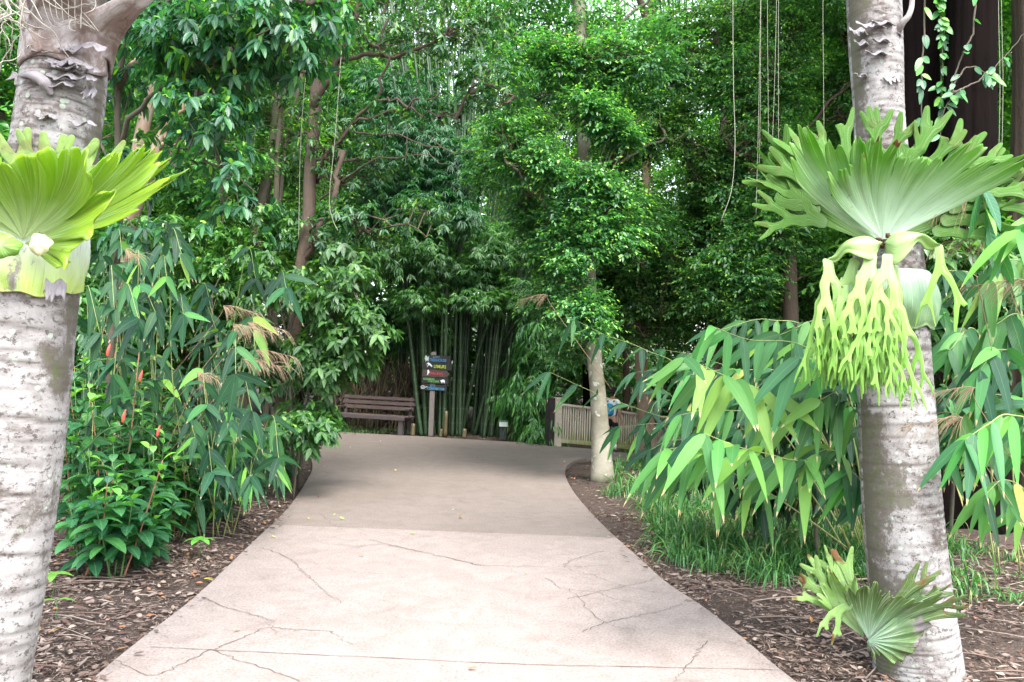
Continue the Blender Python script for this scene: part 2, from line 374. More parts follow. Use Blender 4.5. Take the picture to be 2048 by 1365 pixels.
# ---------------------------------------------------------------- light
sc = bpy.context.scene
w = bpy.data.worlds.new('World'); sc.world = w; w.use_nodes = True; nt = w.node_tree; nt.nodes.clear()
SUN_EL, SUN_AZ = math.radians(60), math.radians(158)
sky = nt.nodes.new('ShaderNodeTexSky'); sky.sky_type = 'NISHITA'; sky.sun_disc = False; sky.sun_elevation = SUN_EL; sky.sun_rotation = SUN_AZ
sky.dust_density = 3; sky.air_density = 1.2
hs = nt.nodes.new('ShaderNodeHueSaturation'); hs.inputs['Saturation'].default_value = .42; nt.links.new(sky.outputs[0], hs.inputs['Color'])
bg = nt.nodes.new('ShaderNodeBackground'); bg.inputs[1].default_value = .15; nt.links.new(hs.outputs[0], bg.inputs[0])
wo = nt.nodes.new('ShaderNodeOutputWorld'); nt.links.new(bg.outputs[0], wo.inputs[0])
sl = bpy.data.lights.new('sun', 'SUN'); sl.energy = .75; sl.angle = math.radians(25); sl.color = (1, .96, .9)
so = bpy.data.objects.new('sun', sl); C.objects.link(so)
sd = Vector((math.sin(SUN_AZ) * math.cos(SUN_EL), math.cos(SUN_AZ) * math.cos(SUN_EL), math.sin(SUN_EL)))
so.rotation_euler = sd.to_track_quat('Z', 'Y').to_euler(); so.location = (0, 0, 30)
cam = bpy.data.cameras.new('camera'); co = bpy.data.objects.new('camera', cam); C.objects.link(co); sc.camera = co
cam.sensor_width = 36; cam.lens = FPX * 36 / 2048; cam.clip_end = 600
co.matrix_world = Matrix(((_r[0], _u[0], -_f[0], CAM[0]), (_r[1], _u[1], -_f[1], CAM[1]), (_r[2], _u[2], -_f[2], CAM[2]), (0, 0, 0, 1)))
sc.view_settings.view_transform = 'Standard'; sc.view_settings.look = 'None'; sc.view_settings.exposure = EXPOSURE
sc.cycles.use_denoising = True; sc.cycles.max_bounces = 7; sc.cycles.diffuse_bounces = 4; sc.cycles.glossy_bounces = 2; sc.cycles.transmission_bounces = 4
sc.cycles.caustics_reflective = False; sc.cycles.caustics_refractive = False; sc.cycles.sample_clamp_indirect = 6
sc.render.film_transparent = False
# ---------------------------------------------------------------- path outline (pixels on the ground, then metres)
left = [(120, 1425), (175, 1365), (285, 1275), (400, 1188), (510, 1080), (560, 1035), (590, 1000), (612, 965), (627, 938), (622, 912), (606, 896), (575, 884)]
right = [(1690, 1425), (1590, 1365), (1480, 1272), (1410, 1215), (1330, 1165), (1285, 1122), (1240, 1083), (1200, 1045), (1165, 1008), (1140, 975), (1128, 945), (1134, 930), (1152, 920), (1185, 914)]
Lw = [G(*p)[:2] for p in left]; Rw = [G(*p)[:2] for p in right]
Lw = [np.array([Lw[0][0] - .5, 1.5]), np.array([Lw[0][0] - .35, -6.])][::-1] + Lw
Rw = [np.array([Rw[0][0] + .3, 1.5]), np.array([Rw[0][0] + .35, -6.])][::-1] + Rw
far = [G(*p)[:2] for p in [(1100, 889), (1040, 885), (950, 880), (860, 874), (745, 868), (640, 861)]]
outline = Lw + [np.array([-7., 14.6]), np.array([-11., 14.9]), np.array([-11., 18.3]), np.array([-6.5, 18.6])] + far[::-1] + [np.array([1.2, 17.75]), np.array([4.4, 19.7]), np.array([9., 22.5]), np.array([10.5, 19.8]), np.array([5.6, 16.4]), np.array([3.2, 15.3])] + Rw[::-1]
def smooth_poly(P_, it=2):
    A = [np.array(p) for p in P_]
    for _ in range(it):
        B = []
        for a, b in zip(A, A[1:] + A[:1]): B += [a * .75 + b * .25, a * .25 + b * .75]
        A = B
    return A
POLY = smooth_poly(outline, 2); POLYA = np.array(POLY)
def inside(x, y):
    n = 0; X = POLYA[:, 0]; Y = POLYA[:, 1]; X2 = np.roll(X, -1); Y2 = np.roll(Y, -1)
    c = (Y > y) != (Y2 > y)
    with np.errstate(divide='ignore', invalid='ignore'): xi = (X2 - X) * (y - Y) / (Y2 - Y) + X
    return (np.sum(c & (x < xi)) % 2) == 1
def edge_dist(x, y):
    A = POLYA; B = np.roll(A, -1, 0); p = np.array([x, y]); d = B - A
    t = np.clip(((p - A) * d).sum(1) / np.maximum((d * d).sum(1), 1e-9), 0, 1); return np.linalg.norm(A + d * t[:, None] - p, axis=1).min()
def soil_z(x, y):
    """height of the mulch beside the path"""
    d = edge_dist(x, y) if (-14 < x < 12 and -8 < y < 32) else 3.0
    if inside(x, y): return terrain(x, y) - .09
    n = mnoise.noise(Vector((x * .8, y * .8, 3))) * .06 + mnoise.noise(Vector((x * 3, y * 3, 7))) * .022 + mnoise.noise(Vector((x * 9, y * 9, 1))) * .012
    return terrain(x, y) - .035 + ss(0, 2.5, d) * (.06 + n * 1.1) + n * .25 * ss(0, .25, d)
def near_z(x, y): return soil_z(x, y)
# joint between the two pours: a line across the path
J0, J1 = G(555, 1050)[:2], G(1240, 1076)[:2]
def concrete(name, a, b, stain, spk):
    m, nt = mat(name); tc = N(nt, 'ShaderNodeTexCoord').outputs['Object']
    big = noise_(nt, tc, .7, 5, .6, .6); fine = noise_(nt, tc, 60, 4, .7); mid = noise_(nt, tc, 5, 6, .65, .8); st = noise_(nt, mapping(nt, tc, (1, 1, 1), (5, 2, 0)), 1.7, 6, .7, 1.5)
    col = mixc(nt, big, a, b); col = mixc(nt, ramp(nt, st, [(.55, (0, 0, 0)), (.72, (.55, .55, .55))]), col, stain)
    col = mixc(nt, ramp(nt, mid, [(.35, (.35, .35, .35)), (.6, (0, 0, 0))]), col, stain)
    col = mixc(nt, .5, col, mixc(nt, ramp(nt, fine, [(.3, (.55, .55, .55)), (.7, (1.35, 1.35, 1.35))]), (0, 0, 0), col, 'MULTIPLY'), 'MIX') if False else mixc(nt, 1.0, col, ramp(nt, fine, [(.25, (.55, .54, .53)), (.5, (1, 1, 1)), (.75, (1.4, 1.36, 1.34))]), 'MULTIPLY')
    vo = nt.nodes.new('ShaderNodeTexVoronoi'); vo.inputs['Scale'].default_value = 75; nt.links.new(tc, vo.inputs['Vector'])
    col = mixc(nt, ramp(nt, vo.outputs['Distance'], [(.10, (spk, spk, spk)), (.2, (0, 0, 0))]), col, (.12, .09, .08))
    finish(nt, col, .82, mixc(nt, .5, fine, mid), .35, .006, .35); return m
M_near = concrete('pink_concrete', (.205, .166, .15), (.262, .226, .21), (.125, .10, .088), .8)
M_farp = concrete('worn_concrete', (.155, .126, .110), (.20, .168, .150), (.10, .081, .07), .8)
def sheet(name, poly, m, thick=.12, cell=.35, lo=-7., hi=30., side=None, zf=None):
    bm = bmesh.new(); vs = [bm.verts.new((p[0], p[1], 0)) for p in poly]; bm.faces.new(vs)
    bmesh.ops.triangulate(bm, faces=bm.faces[:])
    for ax in (0, 1):
        for v in np.arange(-12, 30, cell if ax == 0 else cell):
            no = (1, 0, 0) if ax == 0 else (0, 1, 0); pt = (v, 0, 0) if ax == 0 else (0, v, 0)
            bmesh.ops.bisect_plane(bm, geom=bm.verts[:] + bm.edges[:] + bm.faces[:], plane_co=pt, plane_no=no)
    if side is not None:
        n, p0, keep = side
        bmesh.ops.bisect_plane(bm, geom=bm.verts[:] + bm.edges[:] + bm.faces[:], plane_co=(*p0, 0), plane_no=(*n, 0), clear_inner=keep == 'outer', clear_outer=keep == 'inner')
    bmesh.ops.recalc_face_normals(bm, faces=bm.faces[:])
    for f in bm.faces:
        if f.normal.z < 0: f.normal_flip()
    for v in bm.verts: v.co.z = terrain(v.co.x, v.co.y) + mnoise.noise(Vector((v.co.x * .5, v.co.y * .5, 0))) * .006
    be = [e for e in bm.edges if e.is_boundary]; r = bmesh.ops.extrude_edge_only(bm, edges=be)
    for v in [g_ for g_ in r['geom'] if isinstance(g_, bmesh.types.BMVert)]: v.co.z -= thick
    me = bpy.data.meshes.new(name); bm.to_mesh(me); bm.free(); me.materials.append(m); return link(name, me)
jn = np.array([-(J1 - J0)[1], (J1 - J0)[0]]); jn /= np.linalg.norm(jn)
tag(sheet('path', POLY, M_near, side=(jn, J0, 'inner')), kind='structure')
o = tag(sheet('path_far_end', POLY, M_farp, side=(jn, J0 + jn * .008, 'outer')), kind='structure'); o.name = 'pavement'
# ---------------------------------------------------------------- cracks and saw cuts
cracks = [[(520, 1097), (545, 1103), (580, 1120), (592, 1130), (605, 1145), (625, 1160), (640, 1175), (660, 1190), (680, 1208)],
 [(740, 1080), (790, 1093), (835, 1103), (890, 1115), (940, 1127), (962, 1132)], [(965, 1132), (1050, 1133), (1130, 1135), (1250, 1130)],
 [(1210, 1103), (1145, 1120), (1130, 1135), (1180, 1150), (1240, 1170), (1300, 1184), (1350, 1190)], [(1090, 1157), (1130, 1178), (1190, 1185), (1230, 1200), (1300, 1212)],
 [(1135, 1200), (1190, 1187), (1260, 1172), (1295, 1165), (1315, 1152)], [(500, 1229), (535, 1242), (550, 1270)], [(405, 1195), (450, 1215), (500, 1229)],
 [(430, 1300), (500, 1270), (535, 1257), (600, 1261), (655, 1264), (680, 1280), (706, 1291)], [(1165, 1266), (1210, 1247), (1290, 1231), (1330, 1222), (1365, 1210)],
 [(1415, 1283), (1390, 1310), (1370, 1340), (1345, 1365)], [(420, 1300), (350, 1335), (300, 1352), (230, 1322)], [(640, 1030), (660, 1045), (690, 1063)], [(1165, 1032), (1190, 1040), (1150, 1050)],
 [(420, 1300), (520, 1335), (600, 1365)], [(700, 1098), (760, 1090), (840, 1103)], [(1140, 1178), (1200, 1240), (1270, 1262)]]
mk, nt = mat('crack_dirt'); finish(nt, (.075, .056, .047), .95)
mk2, nt = mat('saw_cut_dirt'); finish(nt, (.12, .085, .07), .95)
def ribbon(g, px, w0, w1, jit, rs, sub=9):
    A = np.array([G(*p) for p in px]); A = spline(A, (len(px) - 1) * sub + 1)
    n = len(A); k = rs.normal(0, jit, (n, 2)); A[1:-1, :2] += k[1:-1]
    T = nrm(np.gradient(A[:, :2], axis=0)); S = np.stack([-T[:, 1], T[:, 0]], 1); q = np.linspace(0, 1, n)
    wd = (w0 + (w1 - w0) * q) * rs.uniform(.55, 1.4, n) / 2
    z = np.array([terrain(*a[:2]) + mnoise.noise(Vector((a[0] * .5, a[1] * .5, 0))) * .006 for a in A]) + .0035
    V = np.stack([np.c_[A[:, :2] + S * wd[:, None], z], np.c_[A[:, :2] - S * wd[:, None], z]], 1).reshape(-1, 3)
    i = np.arange(n - 1) * 2; g.add(V, None, np.stack([i, i + 1, i + 3, i + 2], 1))
rs = np.random.RandomState(5); pth = bpy.data.objects['path']
for k, c_ in enumerate(cracks):
    g = Geo(); ribbon(g, c_, .0055 if k != 1 else .005, .0028 if k != 1 else .010, .010, rs); g.obj('crack', mk, pth)
g = Geo(); ribbon(g, [(300, 1295), (500, 1305), (750, 1316), (1060, 1330), (1300, 1335), (1545, 1341)], .006, .006, .002, rs); g.obj('saw_cut', mk2, pth)
# ---------------------------------------------------------------- mulch ground, one sheet to the horizon
gx = np.concatenate([[-400, -200, -90, -50, -32, -24, -19, -16], np.arange(-14, -7, .5), np.arange(-7, 7, .13), np.arange(7, 14, .5), [14, 16, 19, 24, 32, 50, 90, 200, 400]])
gy = np.concatenate([[-400, -150, -60, -30, -18, -12, -8, -5, -2], np.arange(0, 2.5, .4), np.arange(2.5, 14, .13), np.arange(14, 32, .4), [32, 36, 42, 50, 70, 110, 200, 400]])
X, Y = np.meshgrid(gx, gy); Z = np.zeros_like(X)
for i in range(X.shape[0]):
    for j in range(X.shape[1]): Z[i, j] = soil_z(X[i, j], Y[i, j])
V = np.stack([X, Y, Z], -1).reshape(-1, 3); nx = len(gx); i = (np.arange(len(gy) - 1)[:, None] * nx + np.arange(nx - 1)[None]).ravel()
m_mulch, nt = mat('bark_mulch'); tc = N(nt, 'ShaderNodeTexCoord').outputs['Object']
n1 = noise_(nt, mapping(nt, tc, (1, 2.2, 1)), 28, 6, .7, 1.2); n2 = noise_(nt, tc, 1.4, 4, .6); n3 = noise_(nt, mapping(nt, tc, (2.5, .8, 1)), 40, 4, .7, 1)
col = ramp(nt, n1, [(.3, (.02, .014, .012)), (.48, (.055, .04, .033)), (.6, (.105, .077, .064)), (.75, (.22, .17, .14))])
col = mixc(nt, ramp(nt, n3, [(.55, (0, 0, 0)), (.7, (.8, .8, .8))]), col, (.22, .16, .125)); col = mixc(nt, ramp(nt, n2, [(.4, (0, 0, 0)), (.65, (.55, .55, .55))]), col, (.035, .024, .02))
finish(nt, col, .95, n1, .9, .02, .2)
g = Geo(); g.add(V, None, np.stack([i, i + 1, i + nx + 1, i + nx], 1)); tag(g.obj('ground', m_mulch), kind='structure')
# ---------------------------------------------------------------- litter: bark slivers and dead leaves nobody could count
m_lit, nt = mat('dead_litter'); at = N(nt, 'ShaderNodeAttribute', attribute_name='rnd').outputs['Fac']
lc = ramp(nt, at, [(0, (.05, .03, .025)), (.3, (.11, .07, .055)), (.55, (.15, .11, .09)), (.8, (.235, .185, .16)), (.93, (.31, .25, .2)), (.955, (.24, .10, .05)), (1, (.34, .17, .06))])
finish(nt, lc, .85, None, spec=.25)
rs = np.random.RandomState(21); g = Geo(); Pn = []
def litter_zone(n, x0, x1, y0, y1, pw=1.0):
    k = 0
    while k < n:
        x = rs.uniform(x0, x1); y = y0 + (y1 - y0) * rs.rand() ** pw
        if inside(x, y) and not (edge_dist(x, y) < .11 and rs.rand() < .35 * math.exp(-edge_dist(x, y) / .05)): continue
        if mnoise.noise(Vector((x * 1.3, y * 1.3, 2))) < rs.uniform(-.55, .25): continue
        Pn.append((x, y, (terrain(x, y) + .008 if inside(x, y) else soil_z(x, y) + .010 + rs.rand() * .014))); k += 1
litter_zone(26000, -4.2, 0, 3.2, 9.5, 1.3); litter_zone(34000, 0, 5.2, 3.2, 9.5, 1.2); litter_zone(7000, -4, 4.5, 8.5, 15); litter_zone(2200, -5, 2.5, 18.6, 20.6)
Pn = np.array(Pn); n = len(Pn); a = rs.uniform(0, 2 * math.pi, n); D = np.stack([np.cos(a), np.sin(a), rs.normal(0, .13, n)], 1); Up = np.stack([rs.normal(0, .3, n), rs.normal(0, .3, n), np.ones(n)], 1)
sl_ = rs.rand(n) < .86; L = np.where(sl_, rs.uniform(.015, .08, n) * rs.uniform(.4, 1.3, n), rs.uniform(.03, .08, n)); W = np.where(sl_, rs.uniform(.003, .009, n), rs.uniform(.016, .03, n))
leaves(g, Pn[sl_], D[sl_], Up[sl_], L[sl_], W[sl_], TINY, .05, .2, rs.rand(sl_.sum()) ** .8 * .93)
leaves(g, Pn[~sl_], D[~sl_], Up[~sl_], L[~sl_], W[~sl_], MID, -.1, .35, rs.uniform(.15, 1, (~sl_).sum()))
# sticks and fallen canes
for _ in range(230):
    sgn = rs.rand() < .5; x = rs.uniform(-4, -1.2) if sgn else rs.uniform(1.5, 5); y = rs.uniform(3.4, 8.5)
    if inside(x, y): continue
    L_ = rs.uniform(.15, .6); a_ = rs.uniform(-.9, .9) + (math.pi if rs.rand() < .5 else 0); p0 = np.array([x, y, soil_z(x, y) + .02]); p1 = p0 + np.array([math.cos(a_), math.sin(a_), 0]) * L_
    if inside(*p1[:2]): continue
    p1[2] = soil_z(*p1[:2]) + .02; pm = (p0 + p1) / 2 + np.array([0, 0, .012])
    tube(g, spline([p0, pm, p1], 5), rs.uniform(.002, .006), 4, rs.uniform(.3, .9))
tag(g.obj('leaf_litter', m_lit), kind='stuff')
# ---------------------------------------------------------------- sprays
S_FIG = [spray(100 + k, 'leafy', .085, .046, .36) for k in range(6)]
S_BIG = [spray(120 + k, 'whorl', .155, .058, .36) for k in range(6)]
S_MID = [spray(140 + k, 'leafy', .12, .045, .42) for k in range(6)]
S_WHO = [spray(160 + k, 'whorl', .11, .038, .34) for k in range(6)]
S_FAR = [spray(180 + k, 'leafy', .2, .1, .62) for k in range(5)]
S_BAM = [spray(200 + k, 'fan', .2, .022, .42) for k in range(6)]
S_HNG = [spray(220 + k, 'hang', .2, .036, .5) for k in range(5)]
def W3(px, py, D, r=None):
    p = P(px, py, D); return list(p) + ([r] if r is not None else [])
def B(px, py, D, rx, ry, rz, n): return (P(px, py, D), (rx, ry, rz), n)
def trk(rows, D0):
    """rows (px, py, D, diameter in photo px) -> x y z r; the first row is put on the ground"""
    out = [W3(a, b, D, d * D / FPX / 2) for a, b, D, d in rows]; out[0][2] = terrain(out[0][0], out[0][1]) - .08; return out
# ---------------------------------------------------------------- right side: the small leaved fig wall
tree('fig_tree', 'pale smooth trunk beside the fence carrying glossy small leaved green branches high up', 'tree',
     trk([(1206, 948, 12.4, 50), (1202, 900, 12.4, 38), (1197, 800, 12.4, 32), (1190, 730, 12.4, 30), (1180, 600, 12.5, 30), (1174, 450, 12.6, 29), (1168, 280, 12.8, 27), (1160, 60, 13, 25), (1150, -200, 13.2, 22)], 0),
     [[W3(1176, 500, 12.6, .03), W3(1100, 420, 12.0, .02), W3(1020, 330, 11.6, .02)], [W3(1172, 380, 12.7, .03), W3(1290, 300, 12.8, .02), W3(1380, 260, 13, .02)], [W3(1168, 260, 12.8, .06), W3(1080, 130, 12.6, .04), W3(1000, 60, 12.4, .02)], [W3(1162, 120, 13, .05), W3(1250, 40, 13, .03), W3(1340, -40, 13, .02)]],
     [B(1180, 470, 11.7, .7, .35, .9, 190), B(1160, 290, 11.6, .6, .3, .7, 150), B(1185, 630, 11.6, .45, .3, .42, 90), B(1200, 730, 12.0, .25, .2, .12, 16), B(1150, 700, 13, .4, .3, .3, 40), B(1150, 60, 11.9, .5, .3, .6, 60), B(1110, 620, 12.6, .4, .4, .3, 36), B(1230, 620, 12.0, .45, .4, .4, 60), B(1030, 300, 12.0, .5, .4, .7, 90), B(1100, 120, 12, .8, .5, .6, 90), B(1260, 120, 12, .8, .5, .8, 110), B(1230, 330, 12, .5, .4, .6, 80), B(1060, 430, 12.6, .5, .5, .5, 70), B(1060, 330, 13.6, 1.0, 1.0, .9, 190), B(1150, 200, 14.2, 1.5, 1.0, 1.1, 260), B(1120, 20, 13.5, 1.5, 1.2, 1.0, 210), B(1120, 480, 14.2, 1.0, .9, .7, 170), B(1260, 430, 13.6, 1.0, 1.0, 1.0, 200), B(1240, 250, 13.9, 1.1, 1.0, 1.0, 210), B(1130, -230, 13, 2.0, 1.5, 1.0, 60)],
     S_FIG, M_fig, B_pale, 31, lm2=B_grey, group='trees along the right side of the path', gap=.28)
tree('fig_tree', 'dense dark small leaved tree in the middle of the right hand leaf wall', 'tree',
     trk([(1420, 900, 14.5, 34), (1425, 700, 14.5, 26), (1400, 480, 14.4, 22), (1370, 250, 14.4, 20), (1300, 60, 14.2, 16), (1240, -120, 14, 12)], 0),
     [[W3(1400, 480, 14.4, .06), W3(1480, 350, 14.2, .04), W3(1540, 200, 14, .02)], [W3(1385, 300, 14.4, .05), W3(1330, 150, 13.8, .03), W3(1260, 90, 13.5, .02)], [W3(1410, 560, 14.4, .05), W3(1320, 480, 13.8, .03), W3(1270, 440, 13.4, .02)]],
     [B(1360, 540, 14.2, 1.2, 1.0, 1.0, 290), B(1370, 330, 13.8, 1.1, 1.0, 1.0, 260), B(1400, 130, 14, 1.4, 1.0, 1.1, 250), B(1300, 640, 14.6, 1.0, .8, .55, 170), B(1480, 640, 14.6, 1.2, .8, .7, 190), B(1350, -120, 14, 2.0, 1.6, 1.2, 80), B(1240, 590, 14.8, .7, .7, .5, 90)],
     S_FIG, M_fig, B_brown, 32, group='trees along the right side of the path', gap=.3)
tree('fig_tree', 'dark small leaved tree with thin leaning trunk behind the right fern', 'tree',
     trk([(1590, 900, 13.2, 40), (1580, 600, 13.2, 30), (1575, 480, 13.2, 28), (1560, 300, 13.3, 24), (1535, 120, 13.4, 18), (1520, -60, 13.5, 14)], 0),
     [[W3(1570, 420, 13.2, .06), W3(1500, 330, 12.9, .035), W3(1450, 280, 12.6, .02)], [W3(1565, 330, 13.2, .05), W3(1640, 230, 13.2, .03), W3(1700, 160, 13.2, .02)]],
     [B(1530, 430, 13, 1.0, .9, .9, 260), B(1520, 210, 13, 1.0, 1.0, 1.1, 240), B(1650, 160, 13.6, .9, 1.0, 1.2, 200), B(1560, 20, 13.5, 1.4, 1.2, .8, 190), B(1600, 600, 14, 1.0, .8, .8, 170), B(1580, -170, 13.5, 1.8, 1.5, 1.0, 60), B(1460, 560, 12.8, .7, .7, .6, 120)],
     S_FIG, M_fig, B_brown, 33, group='trees along the right side of the path', gap=.3)
tree('light_tree', 'airy tree with pale yellow green leaves filling the bright top centre behind the branches', 'tree',
     trk([(800, 880, 24, 14), (805, 600, 24, 12), (850, 300, 24, 11), (880, 100, 24, 9), (890, -100, 24, 6)], 0), [[W3(850, 300, 24, .07), W3(950, 150, 23.5, .05), W3(1030, 20, 23, .02)], [W3(870, 180, 24, .06), W3(780, 60, 23.8, .04), W3(720, -40, 23.8, .02)]],
     [B(830, 130, 23.5, 2.2, 1.2, 1.3, 190), B(1000, 110, 23, 1.8, 1.2, 1.5, 190), B(900, -40, 24, 2.8, 1.4, 1.2, 170), B(720, 80, 24.5, 1.6, 1.2, 1.3, 120), B(1080, 260, 24, 1.4, 1.0, 1.0, 90), B(640, 200, 25, 1.8, 1.0, 1.6, 130)],
     S_MID, M_far, B_grey, 35, gap=.2, sc=(.9, 1.5))
tree('light_tree', 'airy pale green tree behind the two left trunks', 'tree',
     trk([(420, 880, 19, 16), (410, 600, 19, 13), (400, 300, 19, 11), (380, 60, 19, 8)], 0), [[W3(405, 400, 19, .06), W3(480, 250, 18.8, .04), W3(540, 120, 18.6, .02)]],
     [B(420, 260, 19, 1.6, 1.0, 1.5, 190), B(560, 380, 18.6, 1.2, .9, 1.5, 150), B(470, 60, 19, 2, 1.2, 1.1, 140), B(300, 200, 19, 1.4, 1, 1.4, 130), B(350, 500, 18.6, 1.6, 1, 1.0, 130), B(180, 330, 19, 1.5, 1, 1.6, 130)],
     S_MID, M_far, B_grey, 36, gap=.2, sc=(.9, 1.4))
# shrubby young fig beside the pale trunk
tree('young_fig', 'low leafy sapling standing left of the pale trunk with bright tip leaves', 'small tree',
     trk([(1192, 905, 15.5, 8), (1188, 800, 15.5, 6), (1160, 650, 15.5, 5), (1135, 560, 15.4, 4)], 0), [],
     [B(1125, 600, 15.3, .55, .5, .42, 46), B(1170, 570, 14.6, .5, .4, .3, 34), B(1110, 500, 16, .6, .5, .4, 40)], S_WHO, M_shrub, B_twig, 34, gap=.1, sides=6, tm=MID)
# ---------------------------------------------------------------- paper bark trunks by the fence
def polet(name, label, rows, m, seed, group=None, sides=12):
    t = thing(name, label, 'tree', tuple(rows[0][:3]), group=group); g = Geo(); A = spline(rows, 24); tube(g, A[:, :3], A[:, 3], sides, .5, rfun=bark_ring(seed, .09)); g.obj('trunk', m, t)
    return t, A
def poletree(name, label, rows, m, seed, blobs, sprays, lm, group=None, gap=.25, tm=TINY, sc=(.8, 1.3)):
    t, A = polet(name, label, rows, m, seed, group); rs = np.random.RandomState(seed)
    pts = np.vstack([blob_points(rs, c, r, n, gap) for c, r, n in blobs]); g = Geo(); twigs(g, pts, A[8:, :3], rs, .01); 
    for c in pts[rs.choice(len(pts), min(10, len(pts)), replace=False)]:
        b = A[10:, :3][np.linalg.norm(A[10:, :3] - c, axis=1).argmin()]; tube(g, wobble([b, (b + c) / 2 + [0, 0, .2], c], 8, .05, rs), np.linspace(.035, .01, 8), 5)
    g.obj('branch', m, t); g = Geo(); place_sprays(g, pts, sprays, rs, sc, tm); g.obj('crown', lm, t); return t
poletree('paperbark_tree', 'orange brown flaky trunk standing behind the right end of the fence', trk([(1300, 905, 17.5, 42), (1292, 820, 17.5, 34), (1283, 740, 17.5, 24), (1278, 600, 17.5, 22), (1290, 400, 17.6, 20), (1300, 100, 17.8, 16), (1310, -150, 18, 12)], 0), B_paper, 41,
         [B(1300, 330, 18, 1.8, 1.2, 1.4, 200), B(1320, 60, 18, 2.4, 1.5, 1.6, 220), B(1440, 250, 18.5, 1.6, 1.2, 1.5, 160)], S_MID, M_far, gap=.2)
poletree('slender_tree', 'thin brown trunk seen between walker and paperbark trunk', trk([(1254, 900, 23, 17), (1253, 760, 23, 14), (1250, 600, 23, 13), (1240, 300, 23, 12), (1235, 0, 23, 9)], 0), B_brown, 42,
         [B(1240, 200, 23, 2.2, 1.5, 1.6, 170), B(1240, 500, 23.5, 1.8, 1.2, 1.0, 150)], S_MID, M_far)
poletree('slender_tree', 'dark thin trunk standing just left of the pale trunk', trk([(1178, 895, 21, 26), (1177, 760, 21, 22), (1172, 600, 21, 17), (1160, 300, 21, 14), (1150, 0, 21, 9)], 0), B_dark, 43,
         [B(1120, 250, 21, 2.2, 1.4, 1.5, 180), B(1180, 480, 21.5, 1.8, 1.2, 1.0, 160)], S_MID, M_far)
# ---------------------------------------------------------------- left side: brown forked tree and its neighbours
BR = trk([(556, 905, 11.5, 46), (562, 850, 11.5, 33), (572, 760, 11.5, 29), (588, 660, 11.5, 27), (598, 560, 11.5, 26), (616, 450, 11.6, 25), (620, 340, 11.7, 24), (629, 250, 11.8, 24), (632, 180, 11.9, 23), (630, 100, 12, 21), (636, -60, 12.1, 18), (640, -250, 12.2, 14)], 0)
tree('forked_tree', 'brown forked trunk left of the path carrying long bare side branches', 'tree', BR,
     [[W3(628, 215, 11.8, .06), W3(662, 150, 11.7, .055), W3(690, 90, 11.6, .05), W3(716, -20, 11.6, .045), W3(730, -160, 11.6, .04)],
      [W3(678, 120, 11.6, .035), W3(730, 108, 11.3, .03), W3(800, 106, 11, .027), W3(880, 80, 10.8, .02), W3(970, 30, 10.6, .016)],
      [W3(782, 112, 11.0, .018), W3(755, 180, 11.2, .02), W3(740, 215, 11.3, .022), W3(700, 255, 11.5, .024), W3(630, 360, 11.7, .03)],
      [W3(750, 195, 11.2, .018), W3(800, 200, 10.9, .015), W3(880, 192, 10.7, .009)], [W3(700, 255, 11.5, .02), W3(770, 225, 11.2, .018), W3(850, 225, 11, .014), W3(910, 240, 10.8, .006)],
      [W3(603, 530, 11.5, .04), W3(655, 420, 11.3, .04), W3(690, 300, 11.2, .036)],
      [W3(766, 112, 11.1, .02), W3(765, 50, 11, .017), W3(790, -40, 10.9, .012)], [W3(612, 470, 11.6, .025), W3(680, 425, 11.1, .016), W3(780, 445, 10.6, .009), W3(850, 470, 10.2, .005)],
      [W3(690, 262, 11.5, .016), W3(790, 270, 11.1, .01), W3(880, 300, 10.7, .007), W3(950, 305, 10.5, .004)], [W3(640, 400, 11.5, .014), W3(720, 330, 11.1, .01), W3(820, 310, 10.6, .006), W3(900, 325, 10.3, .004)],
      [W3(590, 600, 11.5, .03), W3(540, 520, 11.8, .02), W3(480, 480, 12, .01)]],
     [B(700, 30, 11.5, .9, .9, .6, 46), B(830, 60, 11, .7, .6, .5, 34), B(960, 60, 10.8, .5, .5, .4, 26), B(760, -120, 11.5, 1.6, 1.4, .9, 30), B(990, 180, 10.6, .5, .5, .32, 26), B(680, 270, 11.6, .7, .6, .5, 20), B(780, 440, 10.9, .75, .5, .25, 26), B(650, 360, 11.8, .5, .5, .5, 18), B(560, 180, 12.4, .8, .6, .9, 36), B(740, 500, 11.4, .55, .4, .2, 20), B(640, 480, 11.4, .35, .4, .2, 10), B(760, 340, 12, .5, .5, .4, 16), B(850, 240, 11, .6, .4, .25, 10)],
     S_WHO, M_big, B_brown, 51, gap=.12, tm=MID, twr=.006)
tree('grey_tree', 'grey slanting trunk with thin stems left of the brown forked trunk', 'tree',
     trk([(478, 900, 13, 40), (490, 700, 13, 34), (503, 560, 13, 30), (520, 420, 13, 24), (545, 300, 13, 20), (560, 120, 13.2, 16), (585, -60, 13.3, 12)], 0),
     [[W3(512, 480, 13, .05), W3(545, 330, 13.1, .04), W3(590, 160, 13.3, .02)], [W3(520, 420, 13, .035), W3(470, 300, 12.8, .025), W3(430, 200, 12.7, .015)]],
     [B(520, 330, 13.2, .8, .8, 1.0, 60), B(470, 160, 13.4, 1.3, 1.0, .9, 110), B(580, 60, 13.6, 1.0, 1.0, .8, 90), B(440, 440, 13.4, .8, .7, .6, 60), B(520, -140, 13.5, 2, 1.6, 1.0, 40), B(600, 330, 13.8, .6, .6, .8, 40)],
     S_MID, M_mid, B_grey, 52, gap=.2, trunks=[trk([(540, 890, 12.6, 15), (552, 760, 12.6, 13), (546, 560, 12.6, 12), (552, 400, 12.6, 11), (560, 240, 12.7, 10), (590, 60, 12.8, 8)], 0), trk([(530, 890, 12.9, 12), (536, 700, 12.9, 10), (540, 520, 12.9, 10), (560, 400, 12.9, 9), (570, 300, 13, 8), (610, 120, 13, 6)], 0)])
